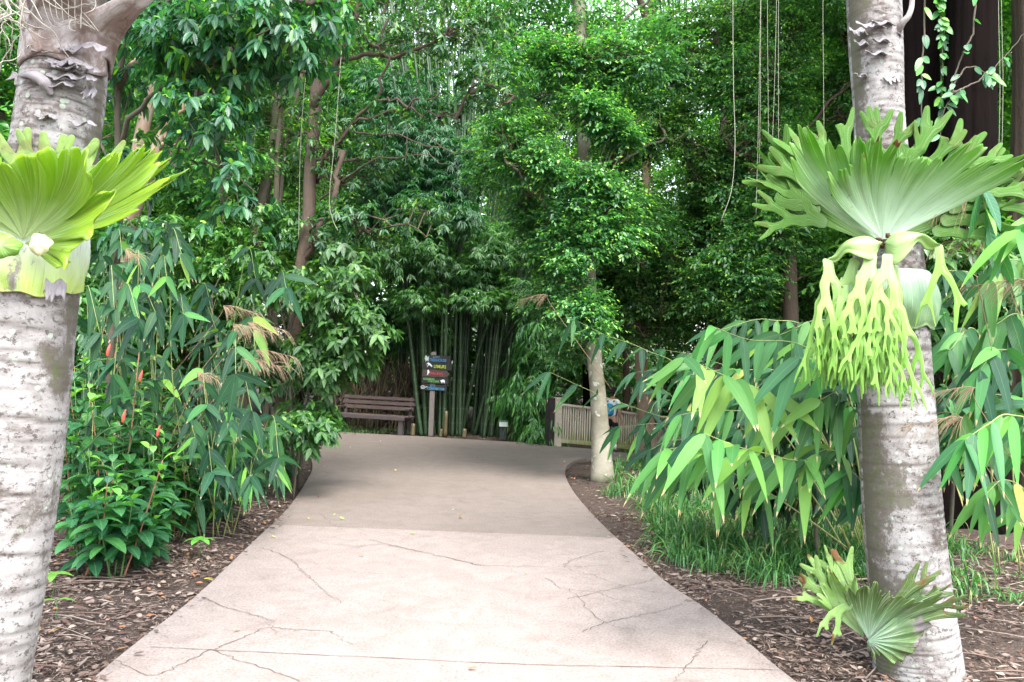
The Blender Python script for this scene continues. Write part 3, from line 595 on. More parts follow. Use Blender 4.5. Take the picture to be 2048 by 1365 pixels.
tree('pale_tree', 'pale pinkish leaning trunks seen above the left fern', 'tree',
     trk([(230, 880, 11.5, 30), (235, 620, 11.5, 28), (262, 400, 11.5, 27), (285, 260, 11.5, 26), (315, 150, 11.5, 22), (345, 60, 11.6, 18), (370, -100, 11.8, 14)], 0),
     [[W3(230, 520, 11.5, .085), W3(305, 330, 11.2, .07), W3(340, 210, 11.1, .055), W3(390, 100, 11, .03)], [W3(318, 300, 11.2, .035), W3(345, 245, 11.1, .028), W3(372, 180, 11, .016)], [W3(200, 160, 11, .03), W3(290, 120, 10.9, .03), W3(320, 118, 10.8, .026), W3(385, 90, 10.6, .016)]],
     [B(300, 60, 11.6, 1.0, .8, .7, 70), B(420, 300, 12, .9, .7, .6, 50), B(210, 300, 12.4, 1.0, .8, .8, 50), B(340, -150, 11.6, 2, 1.6, 1.1, 40), B(330, 420, 12, .9, .7, .5, 60), B(120, 60, 12.2, 1.1, 1, 1, 80)],
     S_MID, M_mid, B_paper, 53, gap=.22)
tree('rubber_tree', 'big glossy leaves hanging at upper left close to the camera', 'tree',
     trk([(215, 900, 8.2, 16), (225, 640, 8.2, 15), (240, 420, 8.2, 13), (235, 200, 8.1, 12), (260, 40, 8, 10), (300, -120, 7.9, 8)], 0),
     [[W3(240, 300, 8.1, .03), W3(300, 200, 7.7, .022), W3(400, 130, 7.3, .015), W3(540, 60, 7.0, .008)], [W3(240, 380, 8.1, .025), W3(330, 330, 7.6, .016), W3(430, 330, 7.2, .01)], [W3(235, 180, 8.1, .03), W3(330, 60, 7.6, .02), W3(560, 45, 7.0, .01)], [W3(250, 60, 8, .03), W3(420, -20, 7.5, .02), W3(620, 10, 7.2, .01)]],
     [B(500, 70, 7.2, .6, .5, .3, 38), B(400, 120, 7.4, .5, .5, .35, 34), B(620, 30, 7.3, .3, .4, .2, 12), B(300, 30, 7.8, .5, .5, .35, 20), B(420, 230, 7.3, .35, .4, .25, 17), B(250, 160, 8.2, .25, .3, .4, 12), B(430, 350, 7.1, .16, .2, .16, 5), B(470, 430, 7.3, .2, .2, .14, 4), B(420, -90, 7.6, 1.1, .8, .4, 20), B(250, 330, 8.3, .25, .2, .3, 8), B(560, 130, 7.2, .3, .3, .2, 8), B(300, 480, 8.2, .3, .2, .2, 6)],
     S_BIG, M_big, B_twig, 54, gap=.0, tm=ELL, twr=.006, droop=.3, sc=(.7, 1.0))
# ---------------------------------------------------------------- bushes against the trunks, left of the bench
def shrub(name, label, stems, blobs, sprays, lm, seed, tm=MID, sc=(.8, 1.1), droop=.25, cat='shrub', group=None):
    rs = np.random.RandomState(seed); b0 = np.array(stems[0][0][:3]); t = thing(name, label, cat, tuple(b0), group=group); sk = []
    for s_ in stems:
        A = spline(s_, 12); g = Geo(); tube(g, A[:, :3], A[:, 3], 6, rs.rand()); g.obj('stem', B_twig, t); sk.append(A[3:, :3])
    sk = np.vstack(sk); pts = np.vstack([blob_points(rs, c, r, n, .05) for c, r, n in blobs]); g = Geo(); twigs(g, pts, sk, rs, .004); g.obj('twig', B_twig, t)
    g = Geo(); place_sprays(g, pts, sprays, rs, sc, tm, droop, .25); g.obj('foliage', lm, t); return t
S_SHR = [spray(300 + k, 'whorl', .15, .062, .25) for k in range(6)]
shrub('understorey_shrub', 'fresh green leafy shrub in front of the brown trunk and overhanging the bench', [trk([(600, 900, 10.6, 7), (620, 760, 10.5, 6), (660, 640, 10.3, 5), (700, 560, 10.2, 4)], 0), trk([(590, 900, 10.8, 6), (580, 740, 10.7, 5), (560, 600, 10.6, 4)], 0)],
      [B(660, 600, 10.3, .5, .4, .4, 44), B(700, 660, 10.1, .4, .3, .25, 28), B(665, 720, 10.4, .4, .35, .35, 36), B(560, 580, 10.8, .4, .3, .4, 32), B(505, 690, 11.2, .3, .3, .4, 20), B(650, 760, 10.2, .35, .3, .25, 24), B(690, 540, 10.8, .4, .3, .25, 20), B(620, 850, 10.3, .28, .25, .16, 18), B(570, 880, 10.2, .25, .2, .12, 12)], S_SHR, M_shrub, 61)
shrub('understorey_shrub', 'darker shrub filling the gap below the grey trunk', [trk([(450, 890, 11, 7), (440, 740, 11, 6), (420, 600, 11, 4)], 0)],
      [B(440, 560, 11.6, .9, .5, .5, 60), B(330, 500, 11.6, .9, .5, .5, 60), B(520, 740, 11.6, .5, .4, .5, 50), B(560, 470, 12, .6, .5, .3, 40), B(240, 620, 11.4, .8, .4, .6, 50)], S_SHR, M_mid, 62)
shrub('understorey_shrub', 'low bright green shrub spilling over the path edge beside the bench', [trk([(590, 905, 9.8, 5), (600, 880, 9.7, 4), (620, 860, 9.6, 3)], 0)],
      [B(615, 862, 9.7, .26, .2, .13, 18), B(580, 880, 9.6, .2, .2, .12, 12), B(640, 880, 9.7, .1, .1, .08, 4)], S_SHR, M_shrub, 63, sc=(.6, .9))
S_DRK = [spray(320 + k, 'hang', .26, .06, .42) for k in range(5)]
shrub('understorey_shrub', 'dark hanging leaved bush added for shadowed depth behind the light broad leaves near the right palm', [trk([(1640, 1040, 7.0, 9), (1620, 900, 7.0, 8), (1600, 760, 7.0, 6)], 0)],
      [B(1480, 800, 7.2, .55, .35, .4, 26), B(1620, 760, 7.2, .5, .35, .5, 30), B(1560, 900, 7.1, .6, .3, .3, 26), B(1700, 850, 7.0, .35, .3, .5, 22), B(1400, 880, 7.4, .4, .3, .25, 14), B(1690, 680, 7.2, .35, .3, .3, 14)], S_DRK, M_broadD, 64, tm=BROAD, sc=(.8, 1.1))  # bush added so the depth behind the broad leaves looks shadowed
shrub('understorey_shrub', 'small leaved bush under the upper right fern beside the dark trunks', [trk([(1900, 990, 7.8, 9), (1915, 800, 7.8, 8), (1920, 640, 7.8, 6)], 0)],
      [B(1920, 560, 7.6, .5, .35, .4, 34), B(1990, 640, 7.6, .45, .35, .5, 34), B(1900, 720, 7.8, .35, .3, .5, 28), B(2020, 520, 7.8, .4, .3, .35, 20), B(1980, 860, 7.6, .5, .3, .4, 26), B(1880, 880, 7.6, .25, .25, .3, 14)], S_SHR, M_mid, 65)
# ---------------------------------------------------------------- the big dark trunk on the right
def bigtrunk(name, label, rows, m, seed, amp=.06):
    t = thing(name, label, 'tree', tuple(rows[0][:3])); rs = np.random.RandomState(seed); ph = rs.uniform(0, 6, 8); g = Geo(); A = spline(rows, 60)
    def fn(l, a): return 1 + amp * (np.sin(2 * a + ph[0] + .35 * l + .4 * np.sin(l * 1.1)) + .5 * np.sin(5 * a + ph[1] - .5 * l + .6 * np.sin(l * .9)) + .35 * np.sin(13 * a + ph[2] + .8 * l) + .2 * np.sin(23 * a + ph[3] + 1.7 * l)) + .35 * np.exp(-l * 1.1) * (1 + np.sin(5 * a + ph[4])) * .5
    tube(g, A[:, :3], A[:, 3], 72, .5, rfun=fn); g.obj('trunk', m, t); return t, A
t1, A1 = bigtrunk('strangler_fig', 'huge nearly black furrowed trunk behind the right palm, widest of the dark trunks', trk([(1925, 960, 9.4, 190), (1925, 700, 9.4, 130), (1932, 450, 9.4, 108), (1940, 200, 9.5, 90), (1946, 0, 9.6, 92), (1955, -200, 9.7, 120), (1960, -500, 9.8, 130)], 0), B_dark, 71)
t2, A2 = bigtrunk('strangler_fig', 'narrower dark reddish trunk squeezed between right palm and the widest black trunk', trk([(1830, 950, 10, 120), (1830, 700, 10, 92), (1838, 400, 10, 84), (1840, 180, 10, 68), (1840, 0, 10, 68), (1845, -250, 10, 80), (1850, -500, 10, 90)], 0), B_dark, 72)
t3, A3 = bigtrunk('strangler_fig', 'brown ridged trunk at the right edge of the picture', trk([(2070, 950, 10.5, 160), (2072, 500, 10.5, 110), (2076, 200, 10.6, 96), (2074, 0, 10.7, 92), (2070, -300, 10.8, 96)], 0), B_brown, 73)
for t_, A_, bl, sd_ in ((t1, A1, [B(1950, -420, 10.5, 3.2, 2.4, 1.6, 300), B(1900, -150, 11.5, 2.2, .8, .6, 60)], 74), (t2, A2, [B(1760, -420, 11, 2.6, 2.2, 1.4, 300)], 75), (t3, A3, [B(2150, -400, 11, 2.6, 2.2, 1.6, 300), B(2040, 90, 12.3, .6, .5, .9, 46)], 76)):
    rs = np.random.RandomState(sd_); pts = np.vstack([blob_points(rs, c, r, n, .2) for c, r, n in bl]); g = Geo(); twigs(g, pts, A_[40:, :3], rs, .012); g.obj('branch', B_dark, t_)
    g = Geo(); place_sprays(g, pts, S_MID, rs); g.obj('crown', M_mid, t_)
# climbing vines on the dark trunks
def vine(label, px, D, lf, seed, hang=True):
    rs = np.random.RandomState(seed); A = wobble([W3(*p, D) for p in px], len(px) * 7, .012, rs); t = thing('climbing_vine', label, 'vine', tuple(A[0]), group='vines on the dark trunks')
    g = Geo(); tube(g, A, np.linspace(.011, .004, len(A)), 5, .5); g.obj('stem', B_twig, t)
    idx = rs.choice(len(A), lf); Pn = A[idx]; D_ = rdir(lf, rs, -1, .0); D_[:, 1] = -abs(D_[:, 1]) * .7; g = Geo()
    leaves(g, Pn, D_, np.array([0, -1, .3]) + rs.normal(0, .3, (lf, 3)), rs.uniform(.09, .17, lf), rs.uniform(.05, .08, lf), ELL, .25, .15, rs.uniform(.2, 1, lf)); g.obj('foliage', M_cost, t); return t
vine('vine with heart shaped leaves between the two darkest trunks', [(1850, -60), (1846, 100), (1842, 200), (1848, 280)], 8.4, 16, 81)
vine('leafy vine lit bright green in the gap between dark trunks', [(1880, -80), (1878, 0), (1886, 70), (1884, 180), (1886, 260)], 9.6, 70, 82)
vine('bare looping vine crossing the widest dark trunk', [(1950, -60), (1948, 50), (1925, 110), (1905, 170), (1912, 190), (1890, 215), (1878, 280)], 8.5, 12, 83)
vine('vine arching across the widest trunk towards the picture edge', [(1905, 190), (1920, 150), (1950, 135), (1985, 150), (2000, 120), (2060, 60)], 8.5, 14, 84)
vine('thin vine with hanging leaves low on the widest dark trunk', [(1908, 186), (1950, 165), (1975, 150), (1990, 158)], 8.4, 9, 85)
# ---------------------------------------------------------------- bamboo behind the signpost
def culm_mat(name, a, b, ring):
    m, nt = mat(name); uv = N(nt, 'ShaderNodeUVMap').outputs[0]; sp = nt.nodes.new('ShaderNodeSeparateXYZ'); nt.links.new(uv, sp.inputs[0])
    fr = math_(nt, 'FRACT', math_(nt, 'DIVIDE', sp.outputs[1], .34)); rg = ramp(nt, fr, [(0, (1, 1, 1)), (.05, (.9, .9, .9)), (.075, (0, 0, 0)), (.97, (0, 0, 0)), (1, (.3, .3, .3))])
    at = N(nt, 'ShaderNodeAttribute', attribute_name='rnd').outputs['Fac']; tc = N(nt, 'ShaderNodeTexCoord').outputs['Object']
    col = mixc(nt, at, a, b); col = mixc(nt, math_(nt, 'MULTIPLY', noise_(nt, tc, 5, 4, .6), .5), col, (.09, .12, .06)); col = mixc(nt, rg, col, ring); finish(nt, col, .42, None, spec=.4); return m
M_culm = culm_mat('green_culm', (.007, .026, .012), (.02, .058, .024), (.075, .11, .07))
M_dry = culm_mat('dry_cane', (.035, .024, .014), (.13, .088, .045), (.1, .075, .045))
def culm(rs, base, tip, r, m, parent, bend=.6, rnd=.5, n=14):
    base = np.array(base, float); tip = np.array(tip, float); d = tip - base; mid = base + d * .5 + np.array([0, 0, bend * .5]) - np.array([d[0], d[1], 0]) * .16
    A = spline([base, mid, tip], n); g = Geo()
    def node(l, a): f = (l / .34) % 1; return 1 + .10 * np.exp(-(np.minimum(f, 1 - f) / .05) ** 2)
    L = np.linalg.norm(np.diff(A, axis=0), axis=1).sum(); k = int(L / .11); A = spline(A, max(10, k)); tube(g, A, r * np.linspace(1, .35, len(A)) ** .9, 7, rnd, rfun=node); g.obj('culm', m, parent); return A
rs = np.random.RandomState(91)
bt = thing('bamboo_clump', 'tall clump of thick dark green bamboo fanning out behind the signpost', 'bamboo', tuple(G(900, 872)))
tops = []
for k in range(88):
    q = rs.rand(); px = 838 + 165 * q + rs.normal(0, 6); D = 19.6 + rs.uniform(-.1, 2.2); b = P(px, 800, D); b[2] = terrain(b[0], b[1]) - .05
    lean = (px - 905) / 100.; tp = P(px + lean * 190 + rs.normal(0, 34), rs.uniform(-150, 260), D + rs.uniform(-.8, 1.5))
    A = culm(rs, b, tp, rs.uniform(.036, .058), M_culm, bt, rnd=rs.rand()); tops.append(A[len(A) // 3:])
for (x0, x1, y1) in ((950, 1120, 560), (975, 1150, 590), (925, 1060, 520), (990, 1190, 640)):      # thick culms leaning out to the right
    b = P(x0, 800, 20.2); b[2] = -.05; culm(rs, b, P(x1, y1, 19.2), .06, M_culm, bt, bend=.9)
for px_, h_, r_ in ((893, .62, .05), (931, .22, .06), (828, .3, .06), (884, .2, .045)):     # cut stumps with papery sheaths
    b = P(px_, 800, 19.35); b[2] = -.03; g = Geo(); tube(g, spline([b, b + [0.01, 0, h_]], 6), np.linspace(r_, r_ * .8, 6), 8, .9); g.obj('cut_culm', M_dry, bt)
pts = np.vstack([blob_points(rs, *b_, .12) for b_ in [B(830, 500, 19.0, .9, .4, .6, 80), B(860, 610, 19.0, .7, .3, .3, 36), B(960, 620, 19.0, .7, .3, .3, 36), B(960, 520, 19.6, 1.35, .7, .75, 210), B(900, 470, 20.2, 1.2, .7, .5, 110), B(1040, 590, 19.4, .7, .5, .5, 70), B(860, 640, 20.3, .8, .5, .5, 60), B(1080, 740, 19.0, .35, .35, .8, 40), B(780, 560, 20.6, .8, .6, .6, 60), B(830, 600, 20.8, .8, .4, .4, 30)]])
g = Geo(); place_sprays(g, pts, S_BAM, rs, (.8, 1.2), TINY, .35, .2); g.obj('foliage', M_bam, bt)
pts = np.vstack([blob_points(rs, *b_, .1) for b_ in [B(840, 330, 19.2, 1.3, .5, 1.1, 220), B(780, 200, 19.6, 1.3, .6, .9, 110), B(880, 430, 18.9, .8, .4, .5, 70), B(840, 330, 21.6, 1.9, .8, 1.5, 330), B(780, 460, 21.8, 1.2, .8, .9, 120), B(960, 300, 21.8, 1.5, .8, 1.2, 190), B(760, 660, 21.6, .9, .7, .6, 70)]])
g = Geo(); place_sprays(g, pts, S_BAM, rs, (.9, 1.4), TINY, .4, .2); allc = np.vstack(tops)
for c in pts[::4]:
    b = allc[np.linalg.norm(allc - c, axis=1).argmin()]; tube(g, spline([b, (b + c) / 2 + [0, 0, .1], c], 5), [.01, .008, .006, .005, .003], 3, cap=False, mat=1)
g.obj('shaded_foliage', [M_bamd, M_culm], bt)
# second, taller bamboo further back on the left and one behind the fence
def far_bamboo(label, px0, px1, D, n, blobs, seed, lean=60, m=None, lm=None):
    rs = np.random.RandomState(seed); c0 = P((px0 + px1) / 2, 800, D); c0[2] = terrain(c0[0], c0[1]); t = thing('bamboo_clump', label, 'bamboo', tuple(c0), group='bamboo clumps further back')
    for k in range(n):
        px = rs.uniform(px0, px1); b = P(px, 800, D + rs.uniform(-.6, .8)); b[2] = terrain(b[0], b[1]) - .05
        culm(rs, b, P(px + rs.normal(0, lean), rs.uniform(-250, 80), D + rs.uniform(-.5, 1.)), rs.uniform(.025, .042), m or M_culm, t, rnd=rs.rand())
    pts = np.vstack([blob_points(rs, *b_, .12) for b_ in blobs]); g = Geo(); place_sprays(g, pts, S_BAM, rs, (1, 1.5), TINY, .35, .2); g.obj('foliage', lm or M_bam, t); return t
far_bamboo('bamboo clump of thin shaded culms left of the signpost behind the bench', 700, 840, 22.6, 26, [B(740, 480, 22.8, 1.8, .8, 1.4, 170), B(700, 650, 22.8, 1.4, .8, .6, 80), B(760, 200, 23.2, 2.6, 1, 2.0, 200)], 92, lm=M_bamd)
far_bamboo('bamboo clump with light foliage right of the main clump behind the small placard', 1020, 1110, 23.5, 16, [B(1060, 560, 23.4, 1.3, .8, 1.2, 130), B(1090, 700, 22.4, .7, .6, .7, 70), B(1060, 300, 24, 2.2, 1, 2.0, 170)], 93)
shrub('understorey_shrub', 'row of dim bushes far behind the bamboo culms', [trk([(900, 860, 24.6, 6), (905, 800, 24.6, 5), (910, 740, 24.6, 4)], 0)],
      [B(760, 780, 24.6, 1.2, .5, .9, 60), B(900, 790, 24.6, 1.2, .5, .9, 60), B(1040, 790, 24.6, 1.2, .5, .9, 60), B(1180, 790, 24.0, 1.2, .5, .9, 60), B(1320, 800, 23.5, 1.3, .5, .9, 60), B(1470, 800, 22.0, 1.3, .5, 1.0, 60), B(620, 790, 24, 1.3, .5, 1.0, 60), B(980, 690, 25, 2.2, .5, .7, 60), B(760, 690, 25, 2.2, .5, .7, 60)], S_SHR, M_mid, 97, sc=(1.4, 2.2), tm=TINY)
# hanging leafy sapling between bamboo and fence
shrub('weeping_shrub', 'weeping bright narrow leaved shrub between the placard and the fence post', [trk([(1075, 890, 19.4, 8), (1080, 780, 19.3, 7), (1070, 660, 19.2, 5)], 0), trk([(1100, 890, 19.6, 6), (1110, 780, 19.6, 5), (1115, 690, 19.5, 4)], 0)],
      [B(1085, 690, 19.2, .55, .4, .55, 46), B(1060, 780, 19.0, .4, .3, .5, 34), B(1075, 850, 18.7, .3, .25, .3, 20), B(1110, 650, 19.8, .5, .4, .4, 30)], S_HNG, M_shrub, 94, sc=(.8, 1.2), droop=.3)
shrub('understorey_shrub', 'broad leaved dark bush just left of the fence post', [trk([(1050, 884, 19.0, 5), (1055, 820, 19, 5), (1060, 770, 19, 4)], 0)],
      [B(1055, 800, 18.9, .5, .3, .4, 34), B(1085, 850, 18.2, .25, .2, .25, 12), B(1020, 790, 19.6, .4, .3, .4, 20)], S_HNG, M_mid, 95)
# dry cane thatch behind the bench
dt = thing('dry_cane_thicket', 'brown thicket of dead leaning canes behind the bench', 'dead bamboo', tuple(G(730, 866)))
rs = np.random.RandomState(96)
for k in range(98):
    px = rs.uniform(645, 838); D = 20.6 + rs.uniform(-.2, 1.3); b = P(px, 800, D); b[2] = -.04; h = 1.75 - .25 * abs(px - 740) / 100 + rs.uniform(-.5, .35)
    tp = b + np.array([rs.normal(.12 if px > 740 else -.05, .26), rs.uniform(-.25, .3), h]); culm(rs, b, tp, rs.uniform(.011, .026), M_dry, dt, bend=.12, rnd=rs.rand(), n=5)
g = Geo(); n = 1500; c0 = np.array([P(rs.uniform(645, 838), rs.uniform(715, 850), 20.9 + rs.uniform(-.3, .9)) for _ in range(n)]); d = rdir(n, rs, -1, -.2)
leaves(g, c0, d, rdir(n, rs, 0, 1), rs.uniform(.12, .4, n), rs.uniform(.01, .03, n), TINY, .3, .2, rs.uniform(.0, .45, n)); tag(g.obj('dead_leaves', m_lit, dt), kind='stuff')
g = Geo(); n = 700; c0 = np.array([G(rs.uniform(655, 850), rs.uniform(861, 872)) + [0, rs.uniform(.2, 1.2), 0] for _ in range(n)]); c0[:, 2] = .01; d = nrm(np.stack([rs.normal(0, .5, n), rs.normal(-.2, .3, n), np.ones(n)], 1))
leaves(g, c0, d, np.array([0, -1, .2]) + rs.normal(0, .3, (n, 3)), rs.uniform(.12, .34, n), rs.uniform(.006, .012, n), BLADE, .6, .2, rs.rand(n)); tag(g.obj('low_grass', M_grass), kind='stuff')
# ---------------------------------------------------------------- trees behind everything: built once, copied with their parts
def back_tree(seed, label, H, cr, bark_m, lm, spr, n, low=.5):
    rs = np.random.RandomState(seed); t = thing('forest_tree', label, 'tree', (0, 0, 0), group='forest trees closing off the view')
    g = Geo(); A = wobble([[0, 0, -.1], [.15, .05, H * .3], [-.1, .1, H * .6], [.1, 0, H * .92]], 18, .05, rs); tube(g, A, np.linspace(.2, .05, 18), 9, rfun=bark_ring(seed)); g.obj('trunk', bark_m, t)
    blobs = []
    for k in range(9):
        a = k * 2.4; z = H * (.14 + .8 * k / 8) if low < .3 else H * (low + (1 - low) * k / 8); q = cr * (1 - .5 * abs(k / 8 - .35)); blobs.append(((math.cos(a) * q * .45, math.sin(a) * q * .45, z), (q * .8, q * .8, H * .13), n // 9))
    pts = np.vstack([blob_points(rs, *b_, .22) for b_ in blobs]); g = Geo(); twigs(g, pts[::3], A[4:], rs, .012); g.obj('branch', bark_m, t)
    g = Geo(); place_sprays(g, pts, spr, rs, (.9, 1.4)); g.obj('crown', lm, t); return t
T1 = back_tree(401, 'sunlit broad tree with leaves down to the ground behind the bamboo', 11, 2.9, B_brown, M_far, S_FAR, 680, .1)
T2 = back_tree(402, 'tall pale trunked tree with an open sunlit crown behind the bamboo', 14, 3.1, B_paper, M_far, S_FAR, 620, .35)
T3 = back_tree(403, 'darker dense tree standing in the back row', 12, 2.9, B_grey, M_mid, S_FAR, 640, .12)
rs = np.random.RandomState(404); used = set()
spots = [(-9.5, 17.5, 0), (-8, 21.5, 2), (-5.4, 24.5, 1), (-1.8, 26.5, 0), (1.6, 27, 2), (5.2, 25.5, 0), (8.6, 22.5, 2), (9.5, 18, 0), (-11.5, 24, 0), (12, 25, 1), (-7.5, 28.5, 0), (-3.6, 31, 1), (.4, 32, 0), (4.2, 31, 1), (8, 29.5, 0), (-12.5, 31, 2), (12.5, 30.5, 0),
         (-16, 20, 2), (16, 21, 2), (-17, 28, 0), (17.5, 29, 1), (-10, 36, 1), (-5, 38, 0), (0, 39, 2), (5, 38, 0), (10, 37, 1), (-15, 38, 0), (15.5, 37, 0), (-8.5, 13.5, 2), (8.2, 13.2, 0), (-12, 12, 0), (12, 12, 2), (6.8, 17, 2), (-20, 34, 0), (21, 35, 2)]
for x, y, k in spots:
    o = (T1, T2, T3)[k]
    if k in used: o = copy_tree(o)
    used.add(k); s_ = rs.uniform(.85, 1.15) * (1.15 if y > 30 else 1) * (.68 if abs(x - .2) < 5.5 else 1); o.location = (x + rs.uniform(-.5, .5), y + rs.uniform(-.5, .5), terrain(x, y)); o.rotation_euler.z = rs.uniform(0, 6.28); o.scale = (s_, s_, s_ * rs.uniform(.9, 1.1))
# ---------------------------------------------------------------- bench
M_wood = plain('weathered_brown_board', (.085, .06, .058), .65, .3, .35, 14)
M_wood2 = plain('grey_slate_board', (.075, .062, .064), .7, .3, .3, 10)
bl, br_ = G(668, 862), G(802, 871); bx = br_ - bl; ang = math.atan2(bx[1], bx[0]); BW = np.linalg.norm(bx[:2])
bench = thing('park_bench', 'dark brown slatted wooden bench at the far edge of the path', 'bench', tuple(bl + [0, 0, .0]), ang)
def bpart(name, c, size, m=M_wood, rot=None, parent=bench, bev=.006):
    g = Geo(); box(g, c, size, rot); o = g.obj(name, m, parent, smooth=False, world=False); bevel(o, bev); return o
for x in (.0, BW):
    bpart('leg', (x, -.02, .19), (.115, .09, .40), M_wood2); bpart('leg', (x, .42, .19), (.115, .09, .40), M_wood2)
    bpart('seat_support', (x, .2, .375), (.09, .56, .05), M_wood2); bpart('back_post', (x + (.02 if x == 0 else -.02), .50, .62), (.07, .06, .50), M_wood2, rotx(math.radians(-12)))
    bpart('armrest', (x, .2, .585), (.07, .50, .03), M_wood2)
for k, y in enumerate((.0, .15, .30)): bpart('seat_slat', (BW / 2, y, .42), (BW + .30, .135, .036))
bpart('seat_slat', (BW / 2, -.085, .385), (BW + .24, .03, .085), M_wood2)
for k, z in enumerate((.585, .70, .815)):
    bpart('back_slat', (BW / 2 + .01, .43 + (z - .42) * .21, z), (BW + (.20 if k else .1), .032, .088 if k < 2 else .075), M_wood, rotx(math.radians(-12)) @ roty((0, .0, .006)[k]))
# ---------------------------------------------------------------- signpost
M_signd = plain('dark_sign_board', (.022, .022, .022), .7, .3, .3, 20); M_signb = plain('brown_sign_board', (.06, .045, .042), .7, .3, .3, 20); M_post = plain('grey_post', (.17, .15, .14), .85, .2, .3, 20)
sp = P(864, 800, 19.35); sp[2] = 0; K = 19.35 / FPX
post = thing('signpost', 'signpost of five dark direction boards in front of the bamboo', 'signpost', tuple(sp), rz=math.radians(-4))
g = Geo(); box(g, (0, .03, .98), (.115, .09, 1.96)); bevel(g.obj('post', M_post, post, smooth=False, world=False), .008)
def zof(py): return (CAM[2] + (739.5 - py) * K)
def emis(name, c): return plain(name, c, .6, .3, .06, 30)
PAINT = {'blue': emis('blue_paint', (.05, .22, .42)), 'yel': emis('yellow_green_paint', (.36, .5, .05)), 'red': emis('red_paint', (.42, .045, .05)), 'grn': emis('green_paint', (.16, .42, .12)), 'lblue': emis('light_blue_paint', (.09, .34, .62)), 'pale': emis('pale_blue_paint', (.16, .28, .40)), 'wht': emis('white_paint', (.62, .66, .7)), 'gry': emis('grey_paint', (.38, .45, .43))}
def lettering(txt, x, z, h, wd, m, parent, y=-.031):
    c = bpy.data.curves.new('lettering', 'FONT'); c.body = txt; c.size = 1; c.offset = .006; c.extrude = .002; o = bpy.data.objects.new('lettering_source', c)
    dg = bpy.context.evaluated_depsgraph_get(); C.objects.link(o); dg.update(); me = bpy.data.meshes.new_from_object(o.evaluated_get(bpy.context.evaluated_depsgraph_get())); bpy.data.objects.remove(o)
    A = np.array([v.co[:] for v in me.vertices]); lo, hi = A.min(0), A.max(0)
    for v in me.vertices:
        a = v.co.copy(); v.co = Vector(((a.x - lo[0]) / (hi[0] - lo[0]) * wd - wd / 2 + x, y - a.z, (a.y - lo[1]) / (hi[1] - lo[1]) * h - h / 2 + z))
    me.materials.clear(); me.materials.append(m); me.name = 'lettering'; return link('lettering', me, parent, world=False)
def shape(name, px, m, parent, y=-.031, th=.004):
    """flat painted animal shape, cut from thin board; px: outline in board metres"""
    bm = bmesh.new(); vs = [bm.verts.new((a, y, b)) for a, b in px]; f = bm.faces.new(vs); r = bmesh.ops.extrude_face_region(bm, geom=[f])
    for v in [q for q in r['geom'] if isinstance(q, bmesh.types.BMVert)]: v.co.y -= th
    bmesh.ops.triangulate(bm, faces=bm.faces[:]); bmesh.ops.recalc_face_normals(bm, faces=bm.faces[:]); me = bpy.data.meshes.new(name); bm.to_mesh(me); bm.free(); me.materials.append(m); return link(name, me, parent, world=False)
def board(x0, x1, y0, y1, m, point=None, tilt=0):
    cx = ((x0 + x1) / 2 - 864) * K; w_ = (x1 - x0) * K; z = zof((y0 + y1) / 2); h = (y1 - y0) * K
    q = h * .45; pts = [(-w_ / 2, -h / 2), (w_ / 2, -h / 2), (w_ / 2, h / 2), (-w_ / 2, h / 2)]
    if point == 'R': pts = [(-w_ / 2, -h / 2), (w_ / 2 - q, -h / 2), (w_ / 2, 0), (w_ / 2 - q, h / 2), (-w_ / 2, h / 2)]
    if point == 'L': pts = [(-w_ / 2 + q, -h / 2), (w_ / 2, -h / 2), (w_ / 2, h / 2), (-w_ / 2 + q, h / 2), (-w_ / 2, 0)]
    bm = bmesh.new(); vs = [bm.verts.new((a, -.027, b)) for a, b in pts]; f = bm.faces.new(vs); r = bmesh.ops.extrude_face_region(bm, geom=[f])
    for v in [q_ for q_ in r['geom'] if isinstance(q_, bmesh.types.BMVert)]: v.co.y += .022
    bmesh.ops.recalc_face_normals(bm, faces=bm.faces[:]); me = bpy.data.meshes.new('sign_board'); bm.to_mesh(me); bm.free(); me.materials.append(m)
    o = link('sign_board', me, post, world=False); o.location = (cx, 0, z); o.rotation_euler = (0, tilt, 0); return o, cx, z
def at(o, px, py, cx, z): return ((px - 864) * K - cx, zof(py) - z)
b1, cx, z = board(846, 899, 711, 726, M_signd, tilt=.02); lettering('TREEHOUSE', *at(b1, 873, 720.5, cx, z), .07, .41, PAINT['blue'], b1); lettering("LOST", *at(b1, 870, 714.6, cx, z), .035, .16, PAINT['pale'], b1)
ax, az = at(b1, 851, 719, cx, z); shape('animal_shape', [(ax + a, az + b) for a, b in [(-.055, .0), (-.03, -.03), (-.028, -.075), (-.01, -.045), (.02, -.03), (.035, -.075), (.042, -.02), (.04, .03), (.05, .06), (.02, .045), (-.005, .05), (-.01, .07), (-.04, .075), (-.04, .035)]], PAINT['gry'], b1)
b2, cx, z = board(843, 902, 726.5, 739.5, M_signd, tilt=.03); lettering('LEMURS', *at(b2, 878, 733.2, cx, z), .075, .285, PAINT['yel'], b2)
ax, az = at(b2, 856, 731, cx, z); shape('animal_shape', [(ax + a, az + b) for a, b in [(-.075, -.02), (-.05, .04), (-.02, .055), (.02, .035), (.06, .0), (.085, -.03), (.06, -.03), (.07, -.06), (.045, -.035), (.015, -.01), (-.01, .0), (-.03, -.04), (-.05, -.05), (-.03, -.01), (-.03, .025), (-.055, .02)]], PAINT['wht'], b2)
b3, cx, z = board(843, 898, 740.5, 754, M_signb, 'R', tilt=.02); lettering('MACAWS', *at(b3, 871.5, 747.5, cx, z), .07, .29, PAINT['red'], b3)
